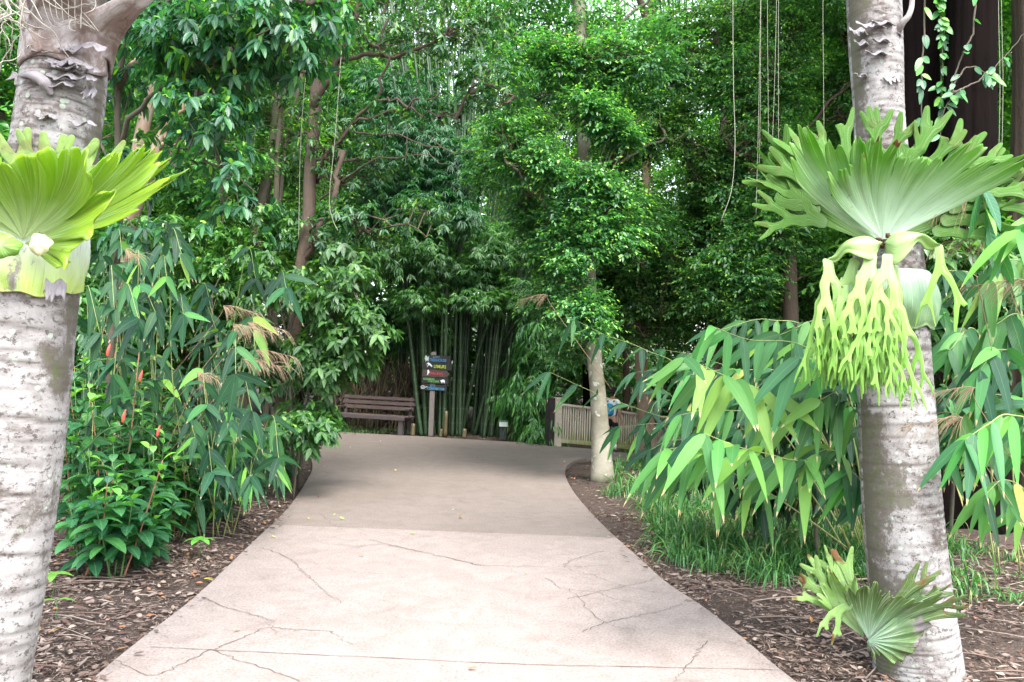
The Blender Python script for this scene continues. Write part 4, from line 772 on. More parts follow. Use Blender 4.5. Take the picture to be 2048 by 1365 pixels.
ax, az = at(b3, 855, 746, cx, z); shape('animal_shape', [(ax + a, az + b) for a, b in [(-.02, .06), (.0, .065), (.015, .03), (.03, .01), (.012, -.012), (-.005, -.045), (-.035, -.075), (-.02, -.035), (-.022, 0), (-.026, .035)]], PAINT['wht'], b3)
b4, cx, z = board(842, 896, 755, 767.5, M_signd, tilt=.015); lettering('ALDABRAN', *at(b4, 856, 758.8, cx, z), .046, .265, PAINT['grn'], b4); lettering('TORTOISES', *at(b4, 865.5, 763.2, cx, z), .046, .265, PAINT['grn'], b4)
ax, az = at(b4, 884.5, 762, cx, z); shape('animal_shape', [(ax + a, az + b) for a, b in [(-.065, .02), (-.05, .005), (-.045, -.02), (-.03, -.02), (-.025, -.045), (-.01, -.045), (-.008, -.022), (.028, -.022), (.035, -.045), (.048, -.045), (.05, -.01), (.055, .01), (.035, .035), (0, .04), (-.03, .03), (-.042, .018), (-.055, .03)]], PAINT['wht'], b4)
b5, cx, z = board(838, 893, 769.5, 781.5, M_signd, 'L', tilt=.01); lettering('BOA', *at(b5, 865, 772.4, cx, z), .048, .125, PAINT['blue'], b5); lettering('CONSTRICTOR', *at(b5, 871.5, 777.6, cx, z), .055, .40, PAINT['lblue'], b5)
ax, az = at(b5, 847, 775, cx, z); g = Geo(); tube(g, spline([(ax + a, -.033, az + b) for a, b in [(.085, .0), (.06, .008), (.045, -.012), (.02, .012), (-.02, .022), (-.055, .018), (-.065, -.005), (-.03, -.012), (.01, -.008), (.012, -.03), (-.03, -.035), (-.062, -.03)]], 46), .0055, 5); g.obj('animal_shape', PAINT['wht'], b5, world=False)
# ---------------------------------------------------------------- plant placard
pb = G(1006, 879); pk = pb[1] / FPX
pl = thing('information_placard', 'small plaque with white face and green heading on a dark stub post', 'placard', tuple(pb), rz=.05)
g = Geo(); box(g, (0, .05, .14), (.15, .10, .30)); bevel(g.obj('post', plain('placard_post', (.05, .053, .058), .6), pl, smooth=False, world=False))
g = Geo(); box(g, (0, 0, .36), (.205, .02, .17), rotx(math.radians(-24))); bevel(g.obj('panel', plain('placard_back', (.02, .05, .06), .5), pl, smooth=False, world=False), .004)
g = Geo(); box(g, (0, -.0137, .344), (.195, .016, .115), rotx(math.radians(-24))); g.obj('white_face', plain('placard_white', (.78, .8, .8), .4, .5, .03), pl, smooth=False, world=False)
g = Geo(); box(g, (0, .0197, .419), (.195, .016, .042), rotx(math.radians(-24))); g.obj('heading', plain('placard_green', (.08, .26, .12), .4, .5, .9, 40), pl, smooth=False, world=False)
# ---------------------------------------------------------------- fence
M_fence = plain('pale_fence_timber', (.50, .44, .36), .8, .2, .3, 18); M_fdark = plain('shaded_post_face', (.035, .03, .03), .85, .2, .3, 12)
fm, nt = mat('fence_slat_timber'); tc = N(nt, 'ShaderNodeTexCoord').outputs['Object']; spx = nt.nodes.new('ShaderNodeSeparateXYZ'); nt.links.new(tc, spx.inputs[0])
n_ = noise_(nt, mapping(nt, tc, (20, 20, 3)), 1, 5, .6); col = mixc(nt, n_, (.40, .35, .28), (.68, .62, .52)); gr = math_(nt, 'ADD', spx.outputs[2], math_(nt, 'MULTIPLY', n_, .5)); col = mixc(nt, ramp(nt, gr, [(.25, (.85, .85, .85)), (.62, (0, 0, 0))]), col, (.2, .26, .06)); finish(nt, col, .8, n_, .2, .004, .2)
fa = G(1121, 893); fb = np.array([4.5, 19.75, 0]); fd = fb[:2] - fa[:2]; FL = np.linalg.norm(fd); fdir = fd / FL; fr = rotz(math.atan2(fdir[1], fdir[0]))
fence = thing('wooden_fence', 'low fence of upright pale slats with handrail behind the pale trunk', 'fence', (fa[0], fa[1], terrain(*fa[:2])), math.atan2(fdir[1], fdir[0]))
def fz(s): return terrain(*(fa[:2] + fdir * s)) - terrain(*fa[:2])
def fpart(name, c, size, m, rot=None): g = Geo(); box(g, c, size, rot); return bevel(g.obj(name, m, fence, smooth=False, world=False), .005)
fpart('end_post', (-.10, 0, .52), (.16, .13, 1.06), M_fence); fpart('shaded_post_side', (-.24, .08, .52), (.12, .2, 1.04), M_fdark)  # dark block stands in for the shaded left side of the end post
seg = np.linspace(0, FL, 4)
for a, b in zip(seg[:-1], seg[1:]):
    sl_ = math.atan2(fz(b) - fz(a), b - a); zc = (fz(a) + fz(b)) / 2; ln = (b - a) / math.cos(sl_)
    fpart('handrail', ((a + b) / 2, 0, .90 + zc), (ln + .01, .10, .05), M_fence, roty(-sl_)); fpart('bottom_rail', ((a + b) / 2, 0, .12 + zc), (ln + .01, .045, .085), fm, roty(-sl_)); fpart('fence_post', (b, .07, .42 + fz(b)), (.10, .09, .95), M_fence)
k = 0
for s in np.arange(.045, FL, .062):
    g = Geo(); box(g, (s, -.012 + U(-.004, .004), .51 + fz(s)), (.034, .022, .76), roty(U(-.012, .012))); g.obj('slat', fm, fence, smooth=False, world=False)
# boardwalk planks beyond the path
M_deck = plain('pale_deck', (.4, .34, .28), .8, .2, .2, 6)
# ---------------------------------------------------------------- walker
M_skin = plain('skin', (.50, .28, .19), .5, .4, .08, 6); M_shirt = plain('white_shirt', (.78, .80, .86), .8, .2, .05, 10); M_short = plain('black_shorts', (.012, .012, .016), .8, .2, .2, 10); M_hat = plain('black_hat', (.012, .012, .014), .8, .2, .2, 10); M_sock = plain('white_sock', (.75, .75, .78), .85); M_shoe = plain('dark_shoe', (.03, .03, .035), .6); M_pack = plain('teal_backpack', (.02, .22, .38), .6, .4, .35, 12); M_hair = plain('dark_hair', (.03, .018, .012), .6)
def skinmesh(name, chain, m, parent, sub=2):
    """chain: list of polylines of (x, y, z, r); shared first points are merged"""
    me = bpy.data.meshes.new(name); V, E, Rr, idx = [], [], [], {}
    for ln in chain:
        pr = None
        for p in ln:
            key = tuple(round(q, 4) for q in p[:3])
            if key not in idx: idx[key] = len(V); V.append(p[:3]); Rr.append(p[3])
            i_ = idx[key]
            if pr is not None: E.append((pr, i_))
            pr = i_
    me.from_pydata(V, E, []); me.materials.append(m); o = link(name, me, parent, world=False)
    md = o.modifiers.new('skin', 'SKIN'); sv = me.skin_vertices[0].data if me.skin_vertices else None
    if sv is None:
        bpy.context.view_layer.objects.active = o; sv = me.skin_vertices[0].data
    for q, r in zip(sv, Rr): q.radius = r if isinstance(r, tuple) else (r, r); 
    sv[0].use_root = True; md.use_smooth_shade = True; s = o.modifiers.new('sub', 'SUBSURF'); s.levels = s.render_levels = sub; return o
wp = P(1225, 800, 17.5); wp[2] = terrain(wp[0], wp[1]); wk = thing('person', 'person walking away in black hat, white shirt, black shorts and white socks', 'person', tuple(wp), rz=math.radians(-28), sc=.80)
# walks towards +y (local), right foot forward
hip = (0, 0, .86)
arm = lambda s, sw: [(0, .0, 1.34, .075), (s * .12, .0, 1.36, .055), (s * .185, -.01, 1.32, .05), (s * .215, -.03 * sw - .01, 1.07, .036), (s * .225, .06 * sw + .05, .86, .027)]
leg = lambda s, f: [(0, 0, .86, .11), (s * .085, 0, .80, .085), (s * .09, .1 * f + .03, .46, .055), (s * .09, .1 * f - .07 * (1 - f) * .5, .27, .05), (s * .09, .12 * f - .05, .09, .034), (s * .09, .12 * f + .09, .04, .034)]
skinmesh('body', [[(0, 0, .86, .11), (0, -.01, 1.02, .105), (0, 0, 1.2, .12), (0, .0, 1.34, .075), (0, .01, 1.43, .05), (0, .03, 1.52, .075), (0, .035, 1.60, .075)], arm(1, 1), arm(-1, -1), leg(1, 1), leg(-1, -1)], M_skin, wk)
for s_, sw in ((1, 1), (-1, -1)):
    hx, hy, hz = s_ * .225, .06 * sw + .05, .86; body = bpy.data.objects.get('body')
    ch = [[(hx, hy, hz, .026), (hx, hy + .01, hz - .05, .028), (hx, hy + .02, hz - .08, .022)]]
    for q in range(4): a = (q - 1.5) * .015; ch.append([(hx, hy + .02, hz - .08, .022), (hx - s_ * .004, hy + .02 + a, hz - .10, .0085), (hx - s_ * .018, hy + .025 + a, hz - .135 + abs(a) * .6, .0075), (hx - s_ * .035, hy + .03 + a, hz - .15 + abs(a) * .6, .006)])
    ch.append([(hx, hy + .01, hz - .05, .028), (hx - s_ * .01, hy + .045, hz - .07, .010), (hx - s_ * .018, hy + .058, hz - .10, .008)]); skinmesh('hand', ch, M_skin, wk, 1)
skinmesh('shirt', [[(0, 0, .90, (.135, .115)), (0, -.01, 1.02, .125), (0, 0, 1.2, .135), (0, 0, 1.34, .09), (0, .01, 1.39, .058)], [(0, 0, 1.34, .09), (.12, 0, 1.36, .072), (.188, -.01, 1.31, .066), (.208, -.02, 1.16, .06)], [(0, 0, 1.34, .09), (-.12, 0, 1.36, .072), (-.188, -.01, 1.31, .066), (-.205, .0, 1.16, .06)]], M_shirt, wk)
skinmesh('shorts', [[(0, 0, .95, .12), (0, 0, .86, .135), (.085, 0, .80, .105), (.09, .05, .62, .085), (.09, .08, .5, .08)], [(0, 0, .86, .135), (-.085, 0, .80, .105), (-.09, .0, .62, .085), (-.09, -.02, .5, .08)]], M_short, wk)
skinmesh('hair', [[(0, .0, 1.46, .05), (0, -.005, 1.53, .075), (0, .01, 1.61, .08)]], M_hair, wk)
for s_, f in ((1, 1), (-1, -1)):
    skinmesh('sock', [[(s_ * .09, .12 * f - .05, .24, .047), (s_ * .09, .12 * f - .05, .08, .04)]], M_sock, wk, 1); skinmesh('shoe', [[(s_ * .09, .12 * f - .06, .05, .045), (s_ * .09, .12 * f + .02, .045, .045), (s_ * .09, .12 * f + .12, .035, .04)]], M_shoe, wk, 1)
for s_ in (1, -1): skinmesh('ear', [[(s_ * .072, .03, 1.53, .012), (s_ * .078, .02, 1.56, .015)]], M_skin, wk, 1)
g = Geo(); a_ = np.linspace(0, 2 * math.pi, 29)[:-1]; prof = [(.19, 1.595), (.185, 1.60), (.10, 1.612), (.095, 1.64), (.088, 1.70), (.06, 1.725), (.0, 1.72)]
V = [(r * math.cos(t), r * 1.12 * math.sin(t) + .03, z + (.02 * abs(math.cos(t)) if r > .15 else 0)) for r, z in prof for t in a_]; F = [[i * 28 + j, i * 28 + (j + 1) % 28, (i + 1) * 28 + (j + 1) % 28, (i + 1) * 28 + j] for i in range(6) for j in range(28)]
g.add(V, None, F); g.obj('hat', M_hat, wk, world=False)
rot = rotz(math.radians(-28)); bp = thing('backpack', 'teal blue backpack carried by the walker in the black hat', 'backpack', tuple(wp + rot @ np.array([0, -.19, 1.02]) * .80), rz=math.radians(-28), sc=.80)
skinmesh('pack_body', [[(0, -.02, -.08, (.13, .09)), (0, -.03, .1, (.15, .10)), (0, -.01, .3, (.12, .075))]], M_pack, bp); skinmesh('front_pocket', [[(0, -.12, -.06, (.09, .05)), (0, -.12, .07, (.09, .05))]], M_pack, bp, 1)
for s_ in (1, -1): skinmesh('strap', [[(s_ * .08, .04, .32, .016), (s_ * .1, .19, .37, .014), (s_ * .1, .31, .28, .014), (s_ * .12, .3, .1, .012), (s_ * .13, .12, -.05, .01)]], M_short, bp, 1)
# ---------------------------------------------------------------- palm trunks
def palm_bark(name, dark_side, seedloc):
    m, nt = mat(name); tc = N(nt, 'ShaderNodeTexCoord').outputs['Object']; uv = N(nt, 'ShaderNodeUVMap').outputs[0]
    sx = nt.nodes.new('ShaderNodeSeparateXYZ'); nt.links.new(tc, sx.inputs[0]); su = nt.nodes.new('ShaderNodeSeparateXYZ'); nt.links.new(uv, su.inputs[0])
    o1 = mapping(nt, tc, (1, 1, 1), seedloc)
    fib = noise_(nt, mapping(nt, o1, (55, 55, 9)), 1, 5, .7); cell = noise_(nt, mapping(nt, o1, (14, 14, 38)), 1, 4, .6, .5); patch = noise_(nt, mapping(nt, o1, (1, 1, .8)), 3.2, 6, .68, .5); sp = noise_(nt, mapping(nt, o1, (1, 1, 1.4)), 26, 6, .8)
    ringn = noise_(nt, o1, 3, 3, .5); at = N(nt, 'ShaderNodeAttribute', attribute_name='rnd').outputs['Fac']
    base = mixc(nt, fib, (.14, .125, .12), (.30, .28, .27)); base = mixc(nt, ramp(nt, cell, [(.46, (0, 0, 0)), (.58, (.9, .9, .9))]), base, (.085, .068, .06))
    base = mixc(nt, ramp(nt, patch, [(.42, (0, 0, 0)), (.6, (1, 1, 1))]), base, mixc(nt, sp, (.20, .19, .182), (.40, .395, .39)))
    base = mixc(nt, ramp(nt, sp, [(.53, (0, 0, 0)), (.60, (.85, .85, .85))]), base, (.05, .04, .034))
    vo = nt.nodes.new('ShaderNodeTexVoronoi'); vo.inputs['Scale'].default_value = 17; nt.links.new(o1, vo.inputs['Vector'])
    base = mixc(nt, ramp(nt, vo.outputs['Distance'], [(.16, (.7, .7, .7)), (.22, (0, 0, 0))]), base, (.36, .43, .35))
    base = mixc(nt, math_(nt, 'MULTIPLY', ramp(nt, at, [(.5, (0, 0, 0)), (1, (1, 1, 1))]), .85), base, (.045, .035, .028))     # scars between the rings
    # stain band along one side, greener low down
    dx = math_(nt, 'MULTIPLY', sx.outputs[0], dark_side); st = math_(nt, 'ADD', math_(nt, 'MULTIPLY', dx, 4.2), math_(nt, 'MULTIPLY', patch, 1.7))
    return m, nt, base, st, fib, cell, sp, sx, su
def stained(name, seedloc, ang0, width, soft):
    m, nt, base, st, fib, cell, sp, sx, su = palm_bark(name, 1, seedloc)
    d = math_(nt, 'ABSOLUTE', math_(nt, 'SUBTRACT', su.outputs[0], ang0)); n2 = noise_(nt, mapping(nt, N(nt, 'ShaderNodeTexCoord').outputs['Object'], (1, 1, .7), seedloc), 9, 8, .85)
    n5 = noise_(nt, mapping(nt, N(nt, 'ShaderNodeTexCoord').outputs['Object'], (1, 1, 1.3), seedloc), 1.5, 3, .6); f = math_(nt, 'SUBTRACT', math_(nt, 'ADD', d, math_(nt, 'MULTIPLY', n2, soft)), math_(nt, 'MULTIPLY', ramp(nt, n5, [(.36, (.45, .45, .45)), (.62, (1.12, 1.12, 1.12))]), width))
    mk_ = ramp(nt, f, [(-.0, (1, 1, 1)), (.045, (0, 0, 0))]); col = mixc(nt, math_(nt, 'MULTIPLY', mk_, .84), base, mixc(nt, sp, (.014, .011, .009), (.15, .13, .105)))
    mk3 = ramp(nt, math_(nt, 'ADD', f, math_(nt, 'MULTIPLY', cell, .06)), [(-.0, (1, 1, 1)), (.02, (0, 0, 0))]); col = mixc(nt, math_(nt, 'MULTIPLY', math_(nt, 'MULTIPLY', mk3, ramp(nt, sp, [(.45, (0, 0, 0)), (.6, (1, 1, 1))])), .55), col, (.06, .09, .02))
    finish(nt, col, .88, mixc(nt, .5, fib, sp), .55, .012, .2); return m
MP_L = stained('left_palm_bark', (3, 1, 0), .49, .29, .42); MP_R = stained('right_palm_bark', (0, 7, 2), .0, .40, .50)
def palm_trunk(rows, m, parent, seed, top_dark=None):
    rs = np.random.RandomState(seed); A = spline(rows, 330); L = np.linalg.norm(np.diff(A[:, :3], axis=0), axis=1).sum()
    cuts = []; s = .05
    while s < L: cuts.append(s); s += rs.uniform(.035, .085)
    cuts = np.array(cuts); wav = rs.uniform(0, 6.28, len(cuts)); g = Geo(); n = 96; rv = np.zeros((330, n))
    ln = np.linspace(0, L, 330)[:, None]; a = (np.arange(n) * 2 * math.pi / n)[None]; Rf = np.ones((330, n))
    for c, w_ in zip(cuts, wav):
        d = (ln - c - .006 * np.sin(a + w_) - .003 * np.sin(3 * a + w_ * 2)); k = .5 + .5 * np.sin(a * 2 + w_ * 3)
        Rf -= .009 * np.exp(-(d / .007) ** 2) * (.35 + .65 * k); Rf += .005 * np.exp(-((d - .016) / .012) ** 2); rv = np.maximum(rv, np.exp(-(d / .0065) ** 2) * (.3 + .7 * k))
    for i in range(330):
        for j in range(0, n): pass
    ph = rs.uniform(0, 6, 4); Rf += .012 * np.sin(2 * a + ph[0] + ln * .9) + .008 * np.sin(5 * a + ph[1] + ln * 2.3)
    tube(g, A[:, :3], A[:, 3], n, .5, rfun=lambda l, q: Rf, cap=False); g.R[-1] = .5 + .5 * rv.reshape(-1)
    g.obj('trunk', m, parent); return A
RP_rows = trk([(1838, 1330, 4.62, 172), (1832, 1290, 4.62, 160), (1817, 1160, 4.62, 151), (1803, 1000, 4.62, 146), (1795, 850, 4.62, 142), (1785, 700, 4.63, 138), (1778, 560, 4.64, 134), (1768, 420, 4.65, 116), (1759, 250, 4.66, 96), (1752, 100, 4.68, 103), (1748, 0, 4.7, 105), (1744, -120, 4.75, 104), (1740, -400, 4.85, 96), (1736, -900, 5.0, 86)], 0)
rp = thing('palm_tree', 'pale ringed palm trunk on the right bearing two staghorn ferns', 'palm tree', (RP_rows[0][0], RP_rows[0][1], 0)); RPA = palm_trunk(RP_rows, MP_R, rp, 5)
LP_rows = trk([(-62, 1560, 3.45, 190), (-42, 1365, 3.45, 180), (-10, 1180, 3.45, 175), (18, 1000, 3.45, 172), (44, 800, 3.45, 168), (64, 600, 3.46, 166), (92, 400, 3.47, 164), (113, 270, 3.48, 160), (126, 180, 3.5, 160), (134, 110, 3.5, 150), (140, 60, 3.5, 140), (146, -40, 3.52, 130), (150, -200, 3.55, 124)], 0)
lp = thing('palm_tree', 'palm trunk on the left with shaggy brown leaf bases at its top', 'palm tree', (LP_rows[0][0], LP_rows[0][1], 0)); LPA = palm_trunk(LP_rows, MP_L, lp, 6)
# leaf bases, dry sheaths, flower strings
m_sh, nt = mat('dry_leaf_base'); tc = N(nt, 'ShaderNodeTexCoord').outputs['Object']; uv = N(nt, 'ShaderNodeUVMap').outputs[0]
n1 = noise_(nt, mapping(nt, uv, (26, 3, 1)), 1, 6, .6, .5); n2 = noise_(nt, tc, 7, 5, .7, .6); n3 = noise_(nt, tc, 60, 3, .7)
col = mixc(nt, n1, (.10, .06, .05), (.25, .20, .18)); col = mixc(nt, ramp(nt, n2, [(.46, (0, 0, 0)), (.6, (1, 1, 1))]), col, (.36, .33, .33)); col = mixc(nt, ramp(nt, n2, [(.3, (1, 1, 1)), (.4, (0, 0, 0))]), col, (.09, .045, .035)); finish(nt, col, .6, mixc(nt, .5, n1, n3), .5, .01, .3)
def sheath(rows_axis, s0, height, a0, spread, flare, petiole, parent, r0, seed, th=.008):
    """a leaf base that clasps the trunk from angle a0 and narrows into a stalk along petiole points"""
    rs = np.random.RandomState(seed); c = np.array(rows_axis); n = 40; m = 26; V = []; uv = []
    pet = spline(petiole, m)
    for i in range(m):
        t = i / (m - 1); half = spread * (1 - ss(.1, .75, t)) + .0; cen = c[0] * (1 - t) + c[1] * t
        for j in range(n):
            q = j / (n - 1) * 2 - 1; a = a0 + q * half; rr = r0 * (1.04 + .12 * t + .03 * math.sin(q * 9 + t * 5))
            p1 = cen + np.array([math.cos(a), math.sin(a), 0]) * rr; p1[2] += .02 * math.sin(q * 4 + seed)
            k = ss(.15, .8, t); side = np.array([-math.sin(a0), math.cos(a0), 0]); wdt = .075 * (1 - .45 * t); p2 = pet[i] + side * q * wdt + np.array([math.cos(a0), math.sin(a0), .0]) * (-(q * q) * wdt * .5)
            V.append(p1 * (1 - k) + p2 * k); uv.append((j / n, t))
    F = [[i * n + j, i * n + j + 1, (i + 1) * n + j + 1, (i + 1) * n + j] for i in range(m - 1) for j in range(n - 1)]
    g = Geo(); g.add(V, None, F, .5, uv); o = g.obj('leaf_base', m_sh, parent); md = o.modifiers.new('thick', 'SOLIDIFY'); md.thickness = th; md.offset = 1; return o
def at_p(px, py, D): return P(px, py, D)
ax = [P(133, 118, 3.5), P(142, -40, 3.5)]
sheath([P(133, 128, 3.5), P(138, 0, 3.5)], 0, .3, math.radians(-20), 1.5, 0, [P(150, 60, 3.35), P(205, 40, 3.32), P(262, 10, 3.32), P(330, -40, 3.35), P(420, -130, 3.4), P(520, -260, 3.5)], lp, .165, 1)
sheath([P(133, 150, 3.5), P(142, -80, 3.5)], 0, .3, math.radians(-88), 1.5, 0, [P(140, 80, 3.3), P(150, -20, 3.2), P(160, -120, 3.0), P(165, -320, 2.8), P(175, -600, 2.6)], lp, .16, 2)
sheath([P(131, 140, 3.5), P(140, -30, 3.5)], 0, .3, math.radians(190), 1.4, 0, [P(100, 60, 3.5), P(70, 0, 3.5), P(30, -90, 3.5), P(-60, -250, 3.5), P(-140, -420, 3.6)], lp, .16, 3)
# old scar flaps peeling from the trunks
def flap(px, py, D, wd, ht, parent, seed, curl=.04, m=None):
    rs = np.random.RandomState(seed); n, k = 14, 8; V = []; uv = []
    c = P(px, py, D)
    for i in range(n):
        for j in range(k):
            u = i / (n - 1) - .5; v = j / (k - 1); e = .25 * math.sin(i * 1.9 + seed) + .2 * math.sin(i * 4.1 + seed * 2)
            V.append(c + np.array([u * wd, -.16 * 1.0 * (1 - (2 * u * wd / .34) ** 2) * 0 - curl * v * v * (1 + e), -ht * v * (1 + e) * (1 - .3 * abs(u)) + .01 * math.sin(u * 9)])); uv.append((u + .5, v))
    F = [[i * k + j, i * k + j + 1, (i + 1) * k + j + 1, (i + 1) * k + j] for i in range(n - 1) for j in range(k - 1)]
    g = Geo(); g.add(V, None, F, .5, uv); o = g.obj('bark_flap', m or m_flap, parent); md = o.modifiers.new('thick', 'SOLIDIFY'); md.thickness = .004; return o
m_flap, nt = mat('curled_grey_bark'); tc = N(nt, 'ShaderNodeTexCoord').outputs['Object']; uv = N(nt, 'ShaderNodeUVMap').outputs[0]; n1 = noise_(nt, mapping(nt, uv, (14, 2, 1)), 1, 5, .6, .5); finish(nt, mixc(nt, n1, (.08, .065, .065), (.34, .32, .34)), .7, n1, .5, .006, .3)
def surf(rows, px, py):
    """depth of the trunk surface seen at a pixel"""
    A = rows; i = np.argmin([abs(P(0, py, a[1])[2] - a[2]) for a in A]); a = A[i]; x = P(px, py, a[1])[0]; q = min(.96, abs(x - a[0]) / a[3]); return a[1] - a[3] * math.sqrt(1 - q * q)
for k, (px, py, wd, ht) in enumerate([(88, 132, .12, .05), (62, 148, .16, .045), (132, 118, .14, .035), (150, 128, .15, .022), (178, 136, .10, .022), (128, 150, .12, .02), (165, 152, .12, .025), (122, 164, .11, .022), (182, 176, .05, .045), (108, 92, .2, .03), (165, 88, .2, .035), (70, 108, .1, .05), (96, 232, .08, .012), (170, 245, .1, .014)]): flap(px, py, surf(LPA, px, py) - .004, wd, ht, lp, k, .03)
# one long dry bract hanging on the left trunk
sh = Geo(); A = spline([P(40, 152, 3.36), P(66, 148, 3.3), P(90, 160, 3.3), P(100, 176, 3.31), P(105, 190, 3.32)], 24); rr = np.interp(np.linspace(0, 1, 24), [0, .3, .6, .85, 1], [.006, .030, .034, .018, .012]); tube(sh, A, rr, 10, .5, rfun=lambda l, a: 1 - .55 * (np.cos(a) > .3)); sh.obj('dry_bract', m_flap, lp)
for k, (px, py, wd, ht) in enumerate([(1752, 104, .12, .02), (1782, 152, .09, .045), (1722, 82, .08, .03), (1740, 46, .16, .03), (1765, 44, .12, .02), (1716, 58, .1, .04), (1790, 60, .06, .04), (1720, 150, .07, .012), (1760, 80, .1, .014)]): flap(px, py, surf(RPA, px, py) - .004, wd, ht, rp, 30 + k, .03)
g = Geo(); tube(g, spline([P(1815, -60, 4.5), P(1824, 0, 4.5), P(1818, 30, 4.5), P(1806, 45, 4.52), P(1798, 60, 4.56)], 20), np.linspace(.012, .02, 20), 8); g.obj('dead_stalk', m_sh, rp)
m_str = plain('grey_flower_string', (.30, .28, .24), .8, .2, .3, 30)
rs = np.random.RandomState(8); g = Geo()
for k in range(46):
    p = P(rs.uniform(-40, 60), rs.uniform(-80, 30), 3.25 + rs.uniform(-.12, .12)); d = np.array([rs.normal(.2, .9), rs.normal(0, .35), -.6 + rs.normal(0, .6)]); A = [p]
    for q in range(11): d = d * .8 + rs.normal(0, .34, 3) + np.array([0, 0, -.06]); A.append(A[-1] + nrm(d) * .034)
    tube(g, spline(A, 26), np.linspace(.0032, .0014, 26), 5, .5)
for k in range(7): tube(g, spline([P(80 + 14 * k, -40, 3.22), P(90 + 12 * k, 20 + 6 * k, 3.2), P(110 + 9 * k, 55 - 5 * k, 3.22), P(150 + 8 * k, 40 + 4 * k, 3.2)], 20), .0014, 4)
g.obj('flower_strings', m_str, lp)
# crowns of both palms, above the frame; they also shade the mulch
M_palm = leafmat('palm_leaflet', [(0, (.03, .11, .03)), (1, (.08, .22, .05))], .35, .3)
def frond(origin, az, el, L, parent, seed, n=34, droop=.9):
    rs = np.random.RandomState(seed); d = np.array([math.cos(az) * math.cos(el), math.sin(az) * math.cos(el), math.sin(el)]); q = np.linspace(0, 1, 24)[:, None]
    A = np.array(origin) + d * q * L + np.array([0, 0, -1]) * droop * q ** 2.2 * L * .6; g = Geo(); tube(g, A, np.linspace(.028, .005, 24), 6, .8); o = g.obj('frond', M_palm, parent)
    idx = np.linspace(4, 23, n).astype(int); T = nrm(np.gradient(A, axis=0)); g = Geo()
    for sd_ in (-1, 1):
        S = nrm(np.cross(T[idx], [0, 0, 1])) * sd_; D_ = S * .9 + T[idx] * .55 + np.array([0, 0, -.25]) + rs.normal(0, .07, (n, 3)); leaves(g, A[idx], D_, np.array([0, 0, 1.]) + rs.normal(0, .1, (n, 3)), .62 * np.sin(np.linspace(.5, 2.9, n)) + .12, .038, BLADE, .5, .25, rs.rand(n))
    g.obj('leaflets', M_palm, o)
for k in range(7): frond(P(146, -230, 3.55), k * .9 + .3, 1.0 + .12 * (k % 3), 2.6, lp, 500 + k)
for k in range(8): frond(RPA[-1, :3], k * .78, .6 + .25 * (k % 3), 2.6, rp, 520 + k)
ft = thing('palm_tree', 'palm crown just above the view whose one drooping frond tip hangs in at top centre', 'palm tree', (4.3, 16.6, 0)); g = Geo(); A = spline([(4.3, 16.6, -.1), (4.2, 16.5, 5), (4.0, 16.2, 9.6)], 20); tube(g, A, np.linspace(.13, .09, 20), 12, rfun=bark_ring(3)); g.obj('trunk', B_grey, ft)
for k in range(7): frond((4.0, 16.2, 9.6), k * .9 + .55, .35 + .25 * (k % 2), 2.4, ft, 540 + k)
frond((4.0, 16.2, 9.6), 3.9, -.1, 2.9, ft, 560, 34, 1.1)
# ---------------------------------------------------------------- staghorn ferns
def fernmat(name, base, mid, tip, rough=.55, transl=.3, bruise=None, lines=60, edge=1.):
    m, nt = mat(name); uv = N(nt, 'ShaderNodeUVMap').outputs[0]; sp = nt.nodes.new('ShaderNodeSeparateXYZ'); nt.links.new(uv, sp.inputs[0]); tc = N(nt, 'ShaderNodeTexCoord').outputs['Object']
    v = math_(nt, 'ADD', sp.outputs[1], math_(nt, 'MULTIPLY', math_(nt, 'SUBTRACT', noise_(nt, tc, 5, 4, .6), .5), .35)); col = ramp(nt, v, [(.05, base), (.48, mid), (.88, tip)])
    n1 = noise_(nt, mapping(nt, uv, (lines, 1.6, 1)), 1, 4, .55, .6); col = mixc(nt, math_(nt, 'MULTIPLY', ramp(nt, n1, [(.54, (0, 0, 0)), (.63, (1, 1, 1))]), .5), col, (.46, .56, .36)); col = mixc(nt, math_(nt, 'MULTIPLY', ramp(nt, n1, [(.3, (1, 1, 1)), (.42, (0, 0, 0))]), .42), col, (.05, .12, .03))
    n2 = noise_(nt, tc, 22, 3, .7, 1.); col = mixc(nt, ramp(nt, n2, [(.69, (0, 0, 0)), (.72, (.75, .75, .75))]), col, (.05, .05, .035))
    if bruise: n3 = noise_(nt, tc, 6, 5, .7, .8); col = mixc(nt, ramp(nt, n3, [(bruise, (0, 0, 0)), (bruise + .08, (.9, .9, .9))]), col, mixc(nt, n1, (.10, .08, .10), (.30, .25, .27)))
    ed = ramp(nt, sp.outputs[1], [(.985, (0, 0, 0)), (1, (1, 1, 1))]); n4 = noise_(nt, tc, 9, 2, .5); col = mixc(nt, math_(nt, 'MULTIPLY', math_(nt, 'MULTIPLY', ed, edge), ramp(nt, n4, [(.5, (0, 0, 0)), (.58, (1, 1, 1))])), col, (.16, .08, .03))
    finish(nt, col, rough, n1, .55, .012, .3, transl, mixc(nt, 1., col, (1.25, 1.45, .5), 'MULTIPLY')); return m
F_Rf = fernmat('right_fern_front', (.52, .62, .56), (.34, .48, .32), (.13, .30, .04), .5, .4)
F_Rb = fernmat('right_fern_back', (.20, .34, .14), (.10, .24, .04), (.10, .26, .03), .5, .4, edge=.25)
F_Lf = fernmat('left_fern_front', (.40, .48, .24), (.22, .36, .05), (.30, .46, .03), .5, .4, edge=.3)
F_Lb = fernmat('left_fern_back', (.4, .5, .34), (.34, .46, .25), (.28, .42, .11), .5, .35, edge=.4)
F_ant = fernmat('antler_frond', (.40, .52, .26), (.27, .46, .11), (.2, .42, .06), .42, .32, lines=9, edge=0.)
